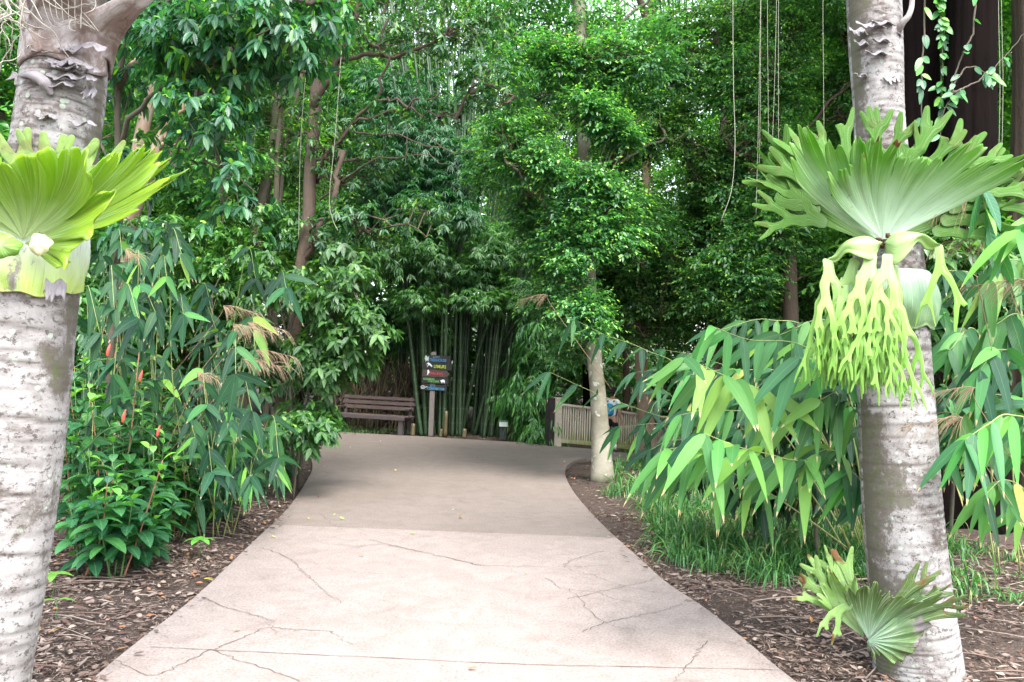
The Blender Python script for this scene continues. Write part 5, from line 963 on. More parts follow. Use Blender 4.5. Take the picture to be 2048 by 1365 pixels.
F_shi = fernmat('clasping_shield', (.34, .46, .36), (.20, .33, .20), (.22, .36, .16), .6, .1, lines=90)
F_shL = fernmat('pale_shield', (.62, .68, .66), (.48, .58, .36), (.38, .52, .12), .6, .1, bruise=.56, lines=60)
F_low = fernmat('worn_fern', (.17, .26, .19), (.085, .16, .065), (.07, .125, .025), .55, .15, bruise=.56)
F_lowp = fernmat('worn_fern_lobe', (.17, .28, .13), (.18, .32, .09), (.2, .35, .09), .5, .3, bruise=.60)
F_cre = plain('cream_shield', (.62, .62, .36), .6, .3, .15, 9); F_bud = plain('brown_bud', (.09, .045, .03), .8, .3, .5, 30)
def fan(name, parent, m, O, phis, Rs, nl, dl, seed, tilt=(.1, .9), ruf=.02, back=0., ncol=380, nrow=34, ribs=11, forks=True, ribamp=.010, pinch=.45, wrap=None, sq=1.0):
    """phis in degrees from straight up, positive to the right; Rs metres at those angles. tilt: lean towards the viewer at
    the root and at the rim in radians (negative leans away)"""
    rs = np.random.RandomState(seed); O = np.array(O); ph = np.linspace(phis[0], phis[-1], ncol); Rb = np.interp(ph, phis, Rs); x = (ph - phis[0]) / (phis[-1] - phis[0]) * nl
    x = x + .18 * np.sin(x * 2.1 + seed); li = np.floor(x).astype(int); q = x - li; lr = rs.uniform(.86, 1.08, 400); dd = rs.uniform(.6, 1.25, 400) * dl
    R_ = Rb * lr[li % 400]; cut = np.abs(2 * q - 1) ** 5 * dd[li % 400]
    if forks:
        fo = rs.uniform(.4, .6, 400)[li % 400]; fd = rs.uniform(.25, .75, 400)[li % 400] * dl; cut = np.maximum(cut, fd * np.exp(-((q - fo) / .085) ** 2)); cut += .12 * dl * (.5 + .5 * np.sin(q * 2 * math.pi * 4 + li))
    R_ = R_ * (1 - cut); V = []; uv = []
    cenphi = np.zeros(ncol)
    for l in np.unique(li): cenphi[li == l] = ph[li == l].mean()
    ga, gb = rs.uniform(0, 6, 2)
    for i in range(nrow):
        t = i / (nrow - 1); r = R_ * t; k = np.clip((r / Rb - (1 - dl)) / dl, 0, 1) if dl > 0 else 0 * r
        pp = ph + (cenphi - ph) * pinch * k ** 1.3
        a = np.radians(pp); rel = np.minimum(1.15, r / Rb); tl = tilt[0] + (tilt[1] - tilt[0]) * rel ** 1.6; wav = ruf * rel ** 3 * np.sin(np.radians(ph) * 13 + ga) + ruf * .6 * rel ** 4 * np.sin(np.radians(ph) * 29 + gb)
        rib = ribamp * np.minimum(1, rel * 3) * (1 - rel * .5) * (np.abs(np.sin(np.radians(ph) * ribs)) - .5)
        V.append(np.stack([O[0] + np.sin(a) * r * np.cos(tl * .5) * sq, O[1] - np.sin(tl) * r + back * r * np.abs(np.sin(a)) + wav + rib, O[2] + np.cos(a) * r * np.cos(tl * .55) + wav * .8], 1)); uv.append(np.stack([ph / 60., np.full(ncol, 0.) + rel * t ** .0 * (r / Rb > -1)], 1))
    V = np.vstack(V); uv = np.vstack(uv); i = np.arange(nrow - 1)[:, None] * ncol; j = np.arange(ncol - 1)[None]; F = np.stack([i + j, i + j + 1, i + ncol + j + 1, i + ncol + j], -1).reshape(-1, 4)
    g = Geo(); g.add(V, None, F, .5, uv); o = g.obj(name, m, parent); md = o.modifiers.new('thick', 'SOLIDIFY'); md.thickness = .0025; return o
def antler(name, parent, m, starts, seed, g_=.32, ang=19, fwd=np.array([0, -1., 0]), kink=.10):
    """starts: (pos, dir, width, levels, seglen). Ribbons fork in two, each half carrying on from half of the end edge"""
    rs = np.random.RandomState(seed); bm = bmesh.new(); uvl = {}
    def V_(p, u, v): w_ = bm.verts.new(p); uvl[w_] = (u, v); return w_
    def seg(L, M_, Rv, d, w, lv, ln, top, n, ff=1.):
        d = nrm(d); k = 4 if ff <= 1 else 6
        for i in range(k):
            t = (i + 1) / k; d = nrm(d + np.array([0, 0, -g_]) + rs.normal(0, kink, 3) * np.array([1, .7, .3])); s = nrm(np.cross(d, n)); c = np.array(M_.co) + d * ln * ff / k
            wd = w * (1 - .22 * math.sin(math.pi * t)) * (1 + (.55 * t ** 3 if lv > 0 else -.62 * t ** 3)); v = 1 - (lv - t) / top
            nL, nM, nR = V_(c - s * wd / 2, -.5, v), V_(c + n * wd * .05, 0, v), V_(c + s * wd / 2, .5, v)
            bm.faces.new((L, M_, nM, nL)); bm.faces.new((M_, Rv, nR, nM)); L, M_, Rv = nL, nM, nR
        if lv > 0:
            a = math.radians(ang * rs.uniform(.75, 1.3)); s = nrm(np.cross(d, n)); nn = nrm(n + rs.normal(0, .28, 3)); nn = nrm(nn - d * np.dot(nn, d))
            for sg, (A_, B_) in ((-1, (L, M_)), (1, (M_, Rv))):
                mid = V_((np.array(A_.co) + np.array(B_.co)) / 2 + d * ln * .03, 0, 1 - (lv - 1) / top * 1.); 
                d2 = d * math.cos(a) + s * sg * math.sin(a); c = (np.array(A_.co) + np.array(B_.co)) / 2; w2 = w * rs.uniform(.66, .80); s2 = nrm(np.cross(d2, nn)); cc = c + d2 * ln * .16
                l2, m2, r2 = V_(cc - s2 * w2 / 2, -.5, 1 - (lv - 1) / top), mid, V_(cc + s2 * w2 / 2, .5, 1 - (lv - 1) / top); m2.co = Vector(cc + nn * .004)
                bm.faces.new((A_, m2, l2)); bm.faces.new((A_, B_, m2)); bm.faces.new((B_, r2, m2))
                if lv - 1 <= 1 and rs.rand() < .12: continue
                seg(l2, m2, r2, d2, w2, lv - 1, ln * rs.uniform(.72, 1.0), top, nn)
    for st_ in starts:
        pos, d, w, lv, ln = st_[:5]; ff = st_[5] if len(st_) > 5 else 1.; w0 = w * (st_[6] if len(st_) > 6 else 1.)
        pos = np.array(pos, float); d = nrm(np.array(d, float)); n = nrm(fwd - d * np.dot(fwd, d)); s = nrm(np.cross(d, n))
        seg(V_(pos - s * w0 / 2, -.5, 0), V_(pos, 0, 0), V_(pos + s * w0 / 2, .5, 0), d, w, lv, ln, lv + 1., n, ff)
    lay = bm.loops.layers.uv.new('UVMap')
    for f in bm.faces:
        f.smooth = True
        for l in f.loops: l[lay].uv = uvl[l.vert]
    bmesh.ops.recalc_face_normals(bm, faces=bm.faces[:]); me = bpy.data.meshes.new(name); bm.to_mesh(me); bm.free(); me.materials.append(m); o = link(name, me, parent)
    md = o.modifiers.new('thick', 'SOLIDIFY'); md.thickness = .0022; s = o.modifiers.new('sub', 'SUBSURF'); s.levels = s.render_levels = 1; return o
def wing(name, parent, m, edge_top, edge_low, seed, depth=.03, n=26):
    """smooth folded plate between two outlines given as (px, py, D)"""
    T = spline([P(*p) for p in edge_top], n); Lw_ = spline([P(*p) for p in edge_low], n); k = 10; V = []; uv = []
    for i in range(n):
        for j in range(k): q = j / (k - 1); p = T[i] * (1 - q) + Lw_[i] * q; p = p + np.array([0, -depth * math.sin(math.pi * min(1, q * 1.3)), .012 * math.sin(math.pi * q)]); V.append(p); uv.append(((q - .5), .1 + .4 * i / n))
    F = [[i * k + j, i * k + j + 1, (i + 1) * k + j + 1, (i + 1) * k + j] for i in range(n - 1) for j in range(k - 1)]
    g = Geo(); g.add(V, None, F, .5, uv); o = g.obj(name, m, parent); md = o.modifiers.new('thick', 'SOLIDIFY'); md.thickness = .004; return o
def shieldwrap(name, parent, m, rows, px0, px1, pyt, pyb, D0, bulge, seed, lift=.012, spans=(-.98, .98)):
    """rounded shield that clasps the trunk; outline in pixels, seated on the trunk surface"""
    n, k = 60, 40; V = []; uv = []; rs = np.random.RandomState(seed); ph = rs.uniform(0, 6, 3)
    for i in range(n):
        for j in range(k):
            u = i / (n - 1) * 2 - 1; v = j / (k - 1); e = 1 + .03 * math.sin(u * 7 + ph[0]) + .025 * math.sin(u * 15 + ph[1]); py = pyt + (pyb - pyt) * v * e * (1 - .10 * abs(u) ** 3)
            A = rows; zt = P(0, py, D0)[2]; a = A[np.argmin(np.abs(A[:, 2] - zt))]; Rr = a[3] * 1.04 + lift + bulge * math.sin(math.pi * min(1, v * 1.05)) ** .7 * (1 - .5 * u * u) * (1 + .12 * math.sin(u * 9 + v * 3)) + .006 * math.sin(u * 17 + 3 * math.sin(v * 4)) * v; an = u * math.radians(100)
            V.append((a[0] + math.sin(an) * Rr, a[1] - math.cos(an) * Rr, zt)); uv.append((u * 1.2, v))
    F = [[i * k + j, i * k + j + 1, (i + 1) * k + j + 1, (i + 1) * k + j] for i in range(n - 1) for j in range(k - 1)]
    g = Geo(); g.add(V, None, F, .5, uv); o = g.obj(name, m, parent); md = o.modifiers.new('thick', 'SOLIDIFY'); md.thickness = .004; return o
# right upper fern -----------------------------------------------------------
DR = 4.34; O = P(1765, 486, DR); rf = thing('staghorn_fern', 'large staghorn fern with dangling forked fronds high on the right palm', 'fern', tuple(O), group='staghorn ferns on the palms')
def lobes(parent, m, O, spec, seed, back=.05, g_=-.04, kink=.05, lean=.0, ff=1.):
    """antler lobes standing up from a shield: spec rows (angle, start radius, width, levels, segment length)"""
    for k, (an, r0, w_, lv, ln) in enumerate(spec):
        a = math.radians(an); d = np.array([math.sin(a), back * 2 - lean, math.cos(a)]); p = np.array(O) + np.array([math.sin(a) * r0, back, math.cos(a) * r0])
        antler('antler_lobe', parent, m, [(p, d, w_, lv, ln, ff, .45)], seed + k, g_=g_, ang=17, fwd=np.array([.15 * math.sin(a), -1., .25]), kink=kink)
fan('shield_frond', rf, F_Rf, O, [-64, -52, -38, -20, 0, 20, 38, 52, 62], [.74, .80, .66, .52, .47, .51, .64, .76, .80], 12, .20, 3, (.05, .55), .03, .06, ribs=6, ribamp=.016)
fan('shield_frond', rf, F_Rf, O + np.array([-.01, -.03, .01]), [-60, -46, -34, -22], [.46, .52, .50, .38], 3, .22, 13, (.12, .55), .03, .05, ncol=200, ribs=7)
fan('shield_frond', rf, F_Rb, O + np.array([0, .06, 0]), [-70, -50, -30, -10, 8, 26, 45, 60, 74], [.52, .60, .60, .52, .50, .53, .60, .68, .62], 8, .16, 5, (-.02, .2), .03, .20, ribs=5)
lobes(rf, F_Rb, O, [(-72, .30, .10, 3, .125), (-65, .36, .10, 3, .13), (-57, .38, .11, 2, .15), (-48, .38, .12, 2, .15), (-38, .38, .12, 2, .145)], 51, .02, .0, kink=.02, lean=.12)
lobes(rf, F_Rb, O, [(-26, .38, .11, 2, .13), (-10, .38, .10, 2, .135), (4, .38, .09, 2, .12), (16, .38, .11, 2, .15), (29, .38, .10, 2, .13)], 61, .05, kink=.02)
lobes(rf, F_Rb, O, [(38, .40, .12, 2, .13), (47, .38, .12, 2, .165), (55, .40, .12, 3, .14), (62, .42, .11, 3, .135), (69, .36, .10, 3, .13), (76, .30, .09, 2, .14)], 71, .06, .0, kink=.02)
shieldwrap('clasping_shield', rf, F_shi, RPA, 0, 0, 484, 598, 4.64, .05, 2)
g = Geo(); rs = np.random.RandomState(4)
for q in range(14): box(g, O + rs.normal(0, .018, 3) + [0, -.03, -.005], (.02, .02, .014), rotz(rs.rand() * 3))
g.obj('bud', F_bud, rf)
fw = np.array([0, -1., .1])
wing('antler_frond', rf, F_ant, [(1762, 488, 4.28), (1735, 474, 4.24), (1705, 478, 4.22), (1685, 490, 4.24), (1668, 512, 4.28), (1655, 520, 4.3)], [(1757, 496, 4.27), (1745, 520, 4.2), (1718, 514, 4.17), (1694, 506, 4.2), (1675, 524, 4.26), (1652, 528, 4.3)], 1, .02)
wing('antler_frond', rf, F_ant, [(1766, 488, 4.28), (1790, 466, 4.22), (1825, 464, 4.18), (1850, 470, 4.2), (1872, 484, 4.26), (1880, 494, 4.3)], [(1770, 500, 4.27), (1788, 530, 4.18), (1815, 508, 4.14), (1836, 484, 4.17), (1852, 500, 4.24), (1874, 500, 4.3)], 2, .02)
for k, (px, py, D, d, w_, lv, ln, an) in enumerate([(1740, 506, 4.21, (-.1, -.2, -1), .085, 5, .13, 17), (1778, 508, 4.2, (-.05, -.18, -1), .08, 5, .132, 18), (1656, 518, 4.28, (-.16, 0, -1), .07, 5, .12, 14), (1712, 518, 4.26, (-.4, .05, -1), .065, 5, .125, 17),
        (1788, 530, 4.26, (.06, 0, -1), .055, 4, .13, 17), (1690, 555, 4.27, (-.15, 0, -1), .06, 4, .125, 16), (1740, 560, 4.27, (.0, 0, -1), .055, 4, .125, 16), (1655, 560, 4.3, (-.1, 0, -1), .055, 4, .12, 16), (1720, 600, 4.3, (-.1, 0, -1), .055, 3, .13, 16), (1770, 580, 4.3, (.05, 0, -1), .05, 4, .12, 16), (1680, 620, 4.3, (-.05, 0, -1), .05, 3, .12, 16)]):
    antler('antler_frond', rf, F_ant, [(P(px, py, D), d, w_, lv, ln)], 110 + k, fwd=fw, ang=an, kink=.14)
antler('antler_frond', rf, F_ant, [(P(1876, 490, 4.28), (.3, 0, -1), .06, 2, .15)], 140, fwd=fw, ang=26)
# left upper fern --------------------------------------------------------------
DL = 3.24; O = P(46, 478, DL); lf = thing('staghorn_fern', 'bright yellow green staghorn fern wrapped round the left palm', 'fern', tuple(O), group='staghorn ferns on the palms')
fan('shield_frond', lf, F_Lf, O, [-70, -50, -30, -10, 10, 25, 38, 50, 60, 69], [.50, .42, .35, .315, .33, .35, .41, .52, .55, .50], 10, .08, 21, (.1, .75), .035, .0, ribs=7, ribamp=.018)
fan('shield_frond', lf, F_Lf, O + np.array([.0, .03, .0]), [44, 52, 59, 66, 73, 80], [.50, .60, .70, .71, .62, .44], 5, .24, 22, (.0, .35), .025, .10, ncol=300, ribs=9, pinch=.62)
fan('shield_frond', lf, F_Lf, O + np.array([.0, .06, .01]), [40, 50, 58, 66, 72], [.48, .58, .66, .66, .5], 4, .30, 27, (.0, .2), .025, .14, ncol=260, ribs=9, pinch=.6)
fan('shield_frond', lf, F_Lb, O + np.array([0, .06, .0]), [-60, -35, -15, 5, 22, 36, 50, 60], [.36, .34, .34, .33, .33, .33, .36, .38], 9, .1, 23, (-.02, .12), .02, .12, ribs=5)
lobes(lf, F_Lb, O + np.array([0, .03, 0]), [(-12, .22, .08, 1, .10), (0, .22, .08, 1, .10), (12, .22, .08, 1, .10), (24, .22, .08, 1, .105), (36, .23, .08, 1, .115), (47, .25, .07, 1, .13)], 161, .03, .0, kink=.02, ff=1.3)
fan('shield_frond', lf, F_Lf, O + np.array([.02, -.02, -.02]), [58, 72, 86, 100, 114, 126], [.44, .38, .28, .23, .22, .20], 3, .08, 24, (.1, .35), .02, .05, ncol=200, forks=False, ribs=9)
shieldwrap('clasping_shield', lf, F_shL, LPA, 0, 0, 466, 592, 3.46, .022, 6, .014)
for (px, py, w_, h_, sd_) in ((80, 489, .085, .085, 1), (8, 492, .13, .10, 2)):
    n = 30; c = P(px, py, 3.13); V = [c + [0, -.02, 0]]; uvv = [(0, 0)]
    for ring in (1, 2, 3):
        for j in range(n): a = j * 2 * math.pi / n; rr = ring / 3 * (1 + .08 * math.sin(3 * a + sd_) + .05 * math.sin(7 * a)); V.append(c + [math.cos(a) * w_ / 2 * rr, -.02 + .02 * rr * rr + .006 * math.sin(5 * a) * rr, math.sin(a) * h_ / 2 * rr]); uvv.append((a, rr))
    F3 = [[0, 1 + j, 1 + (j + 1) % n] for j in range(n)]; F4 = [[1 + q * n + j, 1 + (q + 1) * n + j, 1 + (q + 1) * n + (j + 1) % n, 1 + q * n + (j + 1) % n] for q in (0, 1) for j in range(n)]
    g = Geo(); g.add(V, F3, F4, .5, uvv); o = g.obj('young_shield', F_cre if sd_ == 1 else F_ant, lf); md = o.modifiers.new('thick', 'SOLIDIFY'); md.thickness = .004
flap(112, 562, surf(LPA, 112, 562) - .05, .085, .07, lf, 91, .01); 
# lower right fern ---------------------------------------------------------------
O = P(1737, 1280, 4.24); lo = thing('staghorn_fern', 'small bruised staghorn fern at the foot of the right palm', 'fern', tuple(O), group='staghorn ferns on the palms')
fan('shield_frond', lo, F_low, O, [-34, -20, -5, 10, 22, 34, 46, 56], [.33, .33, .30, .27, .29, .34, .40, .40], 7, .16, 31, (.1, .4), .02, .05, ncol=260, ribs=6)
fan('shield_frond', lo, F_lowp, O + np.array([-.01, .03, .0]), [-54, -44, -32, -20, -8], [.34, .38, .38, .36, .30], 5, .22, 36, (.0, .2), .02, .05, ncol=220, ribs=6)
lobes(lo, F_lowp, O, [(-52, .16, .06, 2, .07), (-44, .18, .065, 2, .075), (-35, .18, .065, 2, .08), (-26, .18, .06, 1, .09), (-17, .18, .055, 1, .09)], 171, .02, .02, kink=.03, ff=2.4)
lobes(lo, F_low, O, [(34, .15, .06, 1, .10), (46, .18, .06, 2, .075), (56, .18, .06, 2, .08), (66, .18, .05, 1, .10)], 181, .0, .0, kink=.03, lean=.1, ff=2.2)
fan('clasping_shield', lo, F_low, O + np.array([-.01, -.015, -.0]), [46, 62, 78, 92, 108, 125, 150, 175], [.34, .36, .34, .30, .26, .18, .09, .06], 6, .05, 34, (.12, -.12), .012, .0, ncol=200, forks=False, ribs=14, ribamp=.006)
antler('antler_lobe', lo, F_lowp, [(P(1705, 1215, 4.2), (-1, -.1, .5), .055, 2, .07, 1.6, .6)], 191, g_=.25, ang=24)
# ---------------------------------------------------------------- ginger plants, left bed
M_stem = plain('green_stem', (.06, .14, .04), .5, .4, .3, 10); M_redst = plain('pinkish_stem', (.25, .12, .07), .6, .3, .3, 10); M_flower = plain('red_flower_bud', (.62, .09, .07), .45, .5, .35, 60)
def ginger(base, h, nst, seed, label, flower=None, spread=.25, sc_=1.):
    rs = np.random.RandomState(seed); b = np.array(base); b[2] = near_z(b[0], b[1]); t = thing('ginger_plant', label, 'plant', tuple(b), group='leafy ginger plants in the left bed')
    gl = Geo(); 
    for k in range(nst):
        a = rs.uniform(0, 6.28); ln = h * rs.uniform(.7, 1.08); lean = spread * rs.uniform(.3, 1.2); p0 = b + [math.cos(a) * .05, math.sin(a) * .05, -.02]; p2 = b + np.array([math.cos(a) * lean, math.sin(a) * lean - .08, ln])
        A = spline([p0, (p0 + p2) / 2 + rs.normal(0, .03, 3), p2], 14); g = Geo(); tube(g, A, np.linspace(.008, .004, 14), 5, .5); g.obj('stem', M_redst if rs.rand() < .3 else M_stem, t)
        n = int(11 + ln * 8); ph = rs.rand() * 6
        for i in range(n):
            q = .25 + .75 * (i + 1) / n; pt = A[int(q * 13)]; an = ph + i * 1.15; top = q > .9; el = .1 + .5 * (q - .5) + (.5 if top else 0)
            d = np.array([math.cos(an) * math.cos(el), math.sin(an) * math.cos(el), math.sin(el)]); s = rs.uniform(.75, 1.1) * (.62 if top else 1) * sc_
            leaves(gl, [pt], [d], [np.array([0, 0, 1.]) + d * .1 + rs.normal(0, .15, 3)], .25 * s, .095 * s, ELL, .35, .22, rs.uniform(.84, 1) if (top and rs.rand() < .6) else rs.uniform(.05, .82))
        if flower is not None and k == 0: tip = A[-1]
    gl.obj('foliage', M_cost, t)
    if flower is not None:
        f = P(*flower); g = Geo(); tube(g, spline([f + [-.005, 0, -.05], f + [0, 0, -.015], f + [.008, 0, .02], f + [.014, 0, .045]], 12), np.interp(np.linspace(0, 1, 12), [0, .2, .5, .8, 1], [.004, .011, .012, .006, .003]), 8, .5, rfun=lambda l, a: 1 + .18 * np.sin(l * 320 + 3 * a)); g.obj('flower_bud', M_flower, t)
        g = Geo(); tube(g, spline([A[-1], (A[-1] + f) / 2 + [0, 0, .02], f + [-.005, 0, -.07]], 6), .005, 5); g.obj('flower_stalk', M_stem, t)
    return t
ginger(G(205, 1100), 1.5, 5, 601, 'ginger plant with the highest red bud, right beside the left palm', (216, 700, 6.2), .35)
ginger(G(240, 1130), 1.05, 6, 602, 'ginger plant with a red bud at its middle height, nearest the palm foot', (247, 832, 5.9), .3)
ginger(G(290, 1085), 1.25, 6, 603, 'ginger plant with the rightmost red bud above dark leaves', (281, 752, 6.6), .35)
ginger(G(330, 1060), .95, 5, 604, 'ginger plant with a small pink bud among pale young leaves', (316, 862, 6.7), .35)
for k, (px, py, h) in enumerate([(150, 1110, 1.3), (180, 1060, 1.5), (260, 1060, 1.3), (300, 1105, .85), (345, 1075, .75), (365, 1035, .9), (400, 1010, .85), (230, 1150, .8), (160, 1150, .7), (420, 1020, .6), (310, 1040, 1.1), (130, 1040, 1.6), (200, 1020, 1.6), (240, 1000, 1.5), (290, 990, 1.35), (150, 1000, 1.8), (340, 985, 1.15), (380, 1050, .6), (270, 1120, .55), (450, 1000, .5), (490, 985, .45), (530, 968, .42), (560, 950, .4), (430, 1030, .42), (470, 970, .65), (400, 1040, .5)]):
    ginger(G(px, py), h, 4 + k % 3, 610 + k, 'green leafy ginger plant without a flower in the left bed', None, .32)
for k, (px, py, h, lb) in enumerate([(398, 1112, .16, 'lone light green seedling on the mulch near the path edge'), (104, 1190, .15, 'small seedling close against the foot of the left palm'), (110, 1238, .13, 'single leaf sprout on bare mulch beside the left palm foot'), (428, 1012, .09, 'tiny sprout in the mulch behind the lone seedling')]):
    rs = np.random.RandomState(640 + k); b = G(px, py); b[2] = near_z(b[0], b[1]); t = thing('seedling', lb, 'seedling', tuple(b)); g = Geo(); A = spline([b, b + [.01, 0, h * .6], b + [.0, 0, h]], 6); tube(g, A, .003, 5); g.obj('stem', M_stem, t); g = Geo(); n = (6, 4, 2, 3)[k]
    an = np.arange(n) * 6.28 / n + .4; leaves(g, np.repeat([A[-1]], n, 0), np.stack([np.cos(an), np.sin(an), np.full(n, .25)], 1), np.tile([0, 0, 1.], (n, 1)) + rs.normal(0, .1, (n, 3)), h * .95, h * .36, ELL, .35, .2, .93); g.obj('foliage', M_cost, t)
# ---------------------------------------------------------------- broad leaved cane grass
def cane(parent, m, px, seed, n=9, L=.36, Wd=.066, r=.006, side=0, light=None, stemm=None, hang=.75, tm=BROAD, t0=.25, spreadf=0.):
    """one arching cane through (px, py, D) points with broad hanging leaves: child 'cane' and its leaves below it"""
    rs = np.random.RandomState(seed); A = spline([P(*p) if len(p) == 3 and abs(p[0]) > 12 else np.array(p) for p in px], 30); g = Geo(); tube(g, A, np.linspace(r, r * .3, 30), 5, .6); o = g.obj('cane', stemm or M_yst, parent)
    T = nrm(np.gradient(A, axis=0)); g = Geo(); idx = (np.linspace(t0, 1, n) * 29).astype(int)
    for k, i in enumerate(idx):
        for q in range(2 if k < n - 1 else 3):
            s = nrm(np.cross(T[i], [0, 0, 1.])); sg = (1 if (k + q) % 2 else -1); d = T[i] * rs.uniform(.2, .9) + s * sg * rs.uniform(.1, .8) + np.array([0, 0, -hang * rs.uniform(.2 if spreadf else .5, 1.4)]) + rs.normal(0, .01 + .45 * spreadf, 3)
            if k == n - 1 and not spreadf: d = T[i] * 1.2 + s * (q - 1) * .5 + np.array([0, 0, -.15 - .1 * q])
            f = rs.uniform(.72, 1.12); up = T[i] * .4 + np.array([rs.normal(0, .35), -.75, .55]) + rs.normal(0, .25, 3)
            leaves(g, [A[i]], [d], [up], L * f, Wd * f * rs.uniform(.85, 1.1), tm, rs.uniform(.15, .5), .2, np.clip((light if light is not None else .5) + rs.normal(0, .26), 0, .94) if rs.rand() > .018 else 1.)
    g.obj('leaves', m, o); return o
M_yst = plain('yellow_cane', (.22, .27, .09), .5, .4, .2, 12)
rb = thing('broadleaf_bamboo', 'light green broad leaved bamboo arching over the grass left of the right palm', 'bamboo plant', tuple(G(1690, 1120)))
def gb(px, py): b = G(px, py); return (px, py, b[1])
L1 = [([(1720, 1080, 6.0), (1640, 860, 5.4), (1540, 790, 4.9), (1450, 752, 4.6), (1370, 716, 4.4)], 10, .40, .085, .8), ([(1740, 1060, 6.0), (1690, 760, 5.6), (1600, 690, 5.2), (1500, 680, 4.9), (1430, 655, 4.8)], 8, .38, .08, .62), ([(1700, 1100, 5.6), (1640, 950, 5.0), (1560, 915, 4.7), (1480, 895, 4.4), (1410, 868, 4.3)], 8, .36, .08, .72),
      ([(1690, 1100, 5.8), (1600, 960, 5.2), (1490, 905, 4.8), (1400, 892, 4.6), (1340, 898, 4.5)], 8, .38, .075, .7), ([(1740, 1080, 5.7), (1700, 820, 5.1), (1650, 730, 4.8), (1600, 715, 4.6)], 6, .40, .085, .6), ([(1760, 1060, 6.2), (1720, 700, 5.9), (1650, 640, 5.6), (1560, 670, 5.3)], 8, .36, .08, .45),
      ([(1740, 1090, 5.6), (1720, 860, 5.1), (1680, 790, 4.9), (1640, 800, 4.8)], 7, .4, .09, .5), ([(1700, 1090, 6.2), (1560, 860, 5.8), (1440, 820, 5.6), (1360, 830, 5.5)], 9, .34, .07, .4), ([(1720, 1090, 6.4), (1600, 780, 6.1), (1480, 740, 6.0), (1380, 750, 5.9)], 10, .34, .07, .35),
      ([(1730, 1100, 5.4), (1700, 940, 5.0), (1660, 900, 4.9), (1610, 920, 4.8)], 6, .34, .08, .5), ([(1750, 1090, 5.4), (1730, 980, 5.0), (1690, 930, 4.9)], 6, .36, .085, .35), ([(1720, 1080, 6.6), (1640, 700, 6.4), (1540, 640, 6.2), (1440, 660, 6.1)], 10, .34, .07, .25), ([(1720, 1070, 6.8), (1620, 850, 6.6), (1500, 800, 6.5), (1400, 800, 6.4)], 10, .32, .065, .2), ([(1730, 1080, 6.4), (1660, 900, 6.2), (1580, 850, 6.0), (1480, 860, 5.9)], 10, .32, .07, .25), ([(1740, 1080, 6.2), (1700, 850, 6.0), (1650, 760, 5.9), (1570, 760, 5.8)], 10, .32, .07, .22),
      ([(1700, 1100, 5.6), (1560, 1000, 5.2), (1430, 930, 4.9), (1330, 905, 4.8)], 9, .36, .07, .66)]
for k, (px, n, L, Wd, lt) in enumerate(L1): cane(rb, M_broadR, px, 700 + k, n, L * .95, Wd * .88, .006, light=lt * .95, t0=.35, spreadf=.35)
# darker canes reaching left towards the pale trunk
rd = thing('broadleaf_bamboo', 'dark leaved bamboo reaching across the fence and pale trunk', 'bamboo plant', tuple(G(1500, 1010)))
L2 = [([(1480, 1000, 8.6), (1400, 860, 8.2), (1310, 830, 7.9), (1200, 790, 7.7), (1100, 745, 7.5)], 9), ([(1500, 1000, 8.4), (1400, 860, 8.0), (1340, 790, 7.8), (1290, 760, 7.6)], 8), ([(1500, 1010, 8.6), (1380, 760, 8.4), (1290, 700, 8.2), (1210, 670, 8.0), (1150, 640, 7.9)], 9), ([(1480, 1010, 8.3), (1400, 900, 8.0), (1330, 850, 7.9), (1240, 855, 7.8)], 8),
      ([(1520, 1000, 9), (1440, 780, 8.8), (1350, 740, 8.6), (1270, 745, 8.5)], 9), ([(1520, 1000, 8.8), (1400, 840, 8.4), (1320, 800, 8.2), (1290, 860, 8.0)], 8), ([(1540, 1000, 9), (1500, 780, 8.8), (1420, 720, 8.6), (1330, 700, 8.4)], 9), ([(1520, 1010, 8.2), (1420, 900, 8.0), (1350, 880, 7.8), (1300, 900, 7.7)], 8)]
for k, (px, n) in enumerate(L2): cane(rd, M_broadD, px, 730 + k, n - 2, .31, .062, .005, light=.38, t0=.3, spreadf=.5)
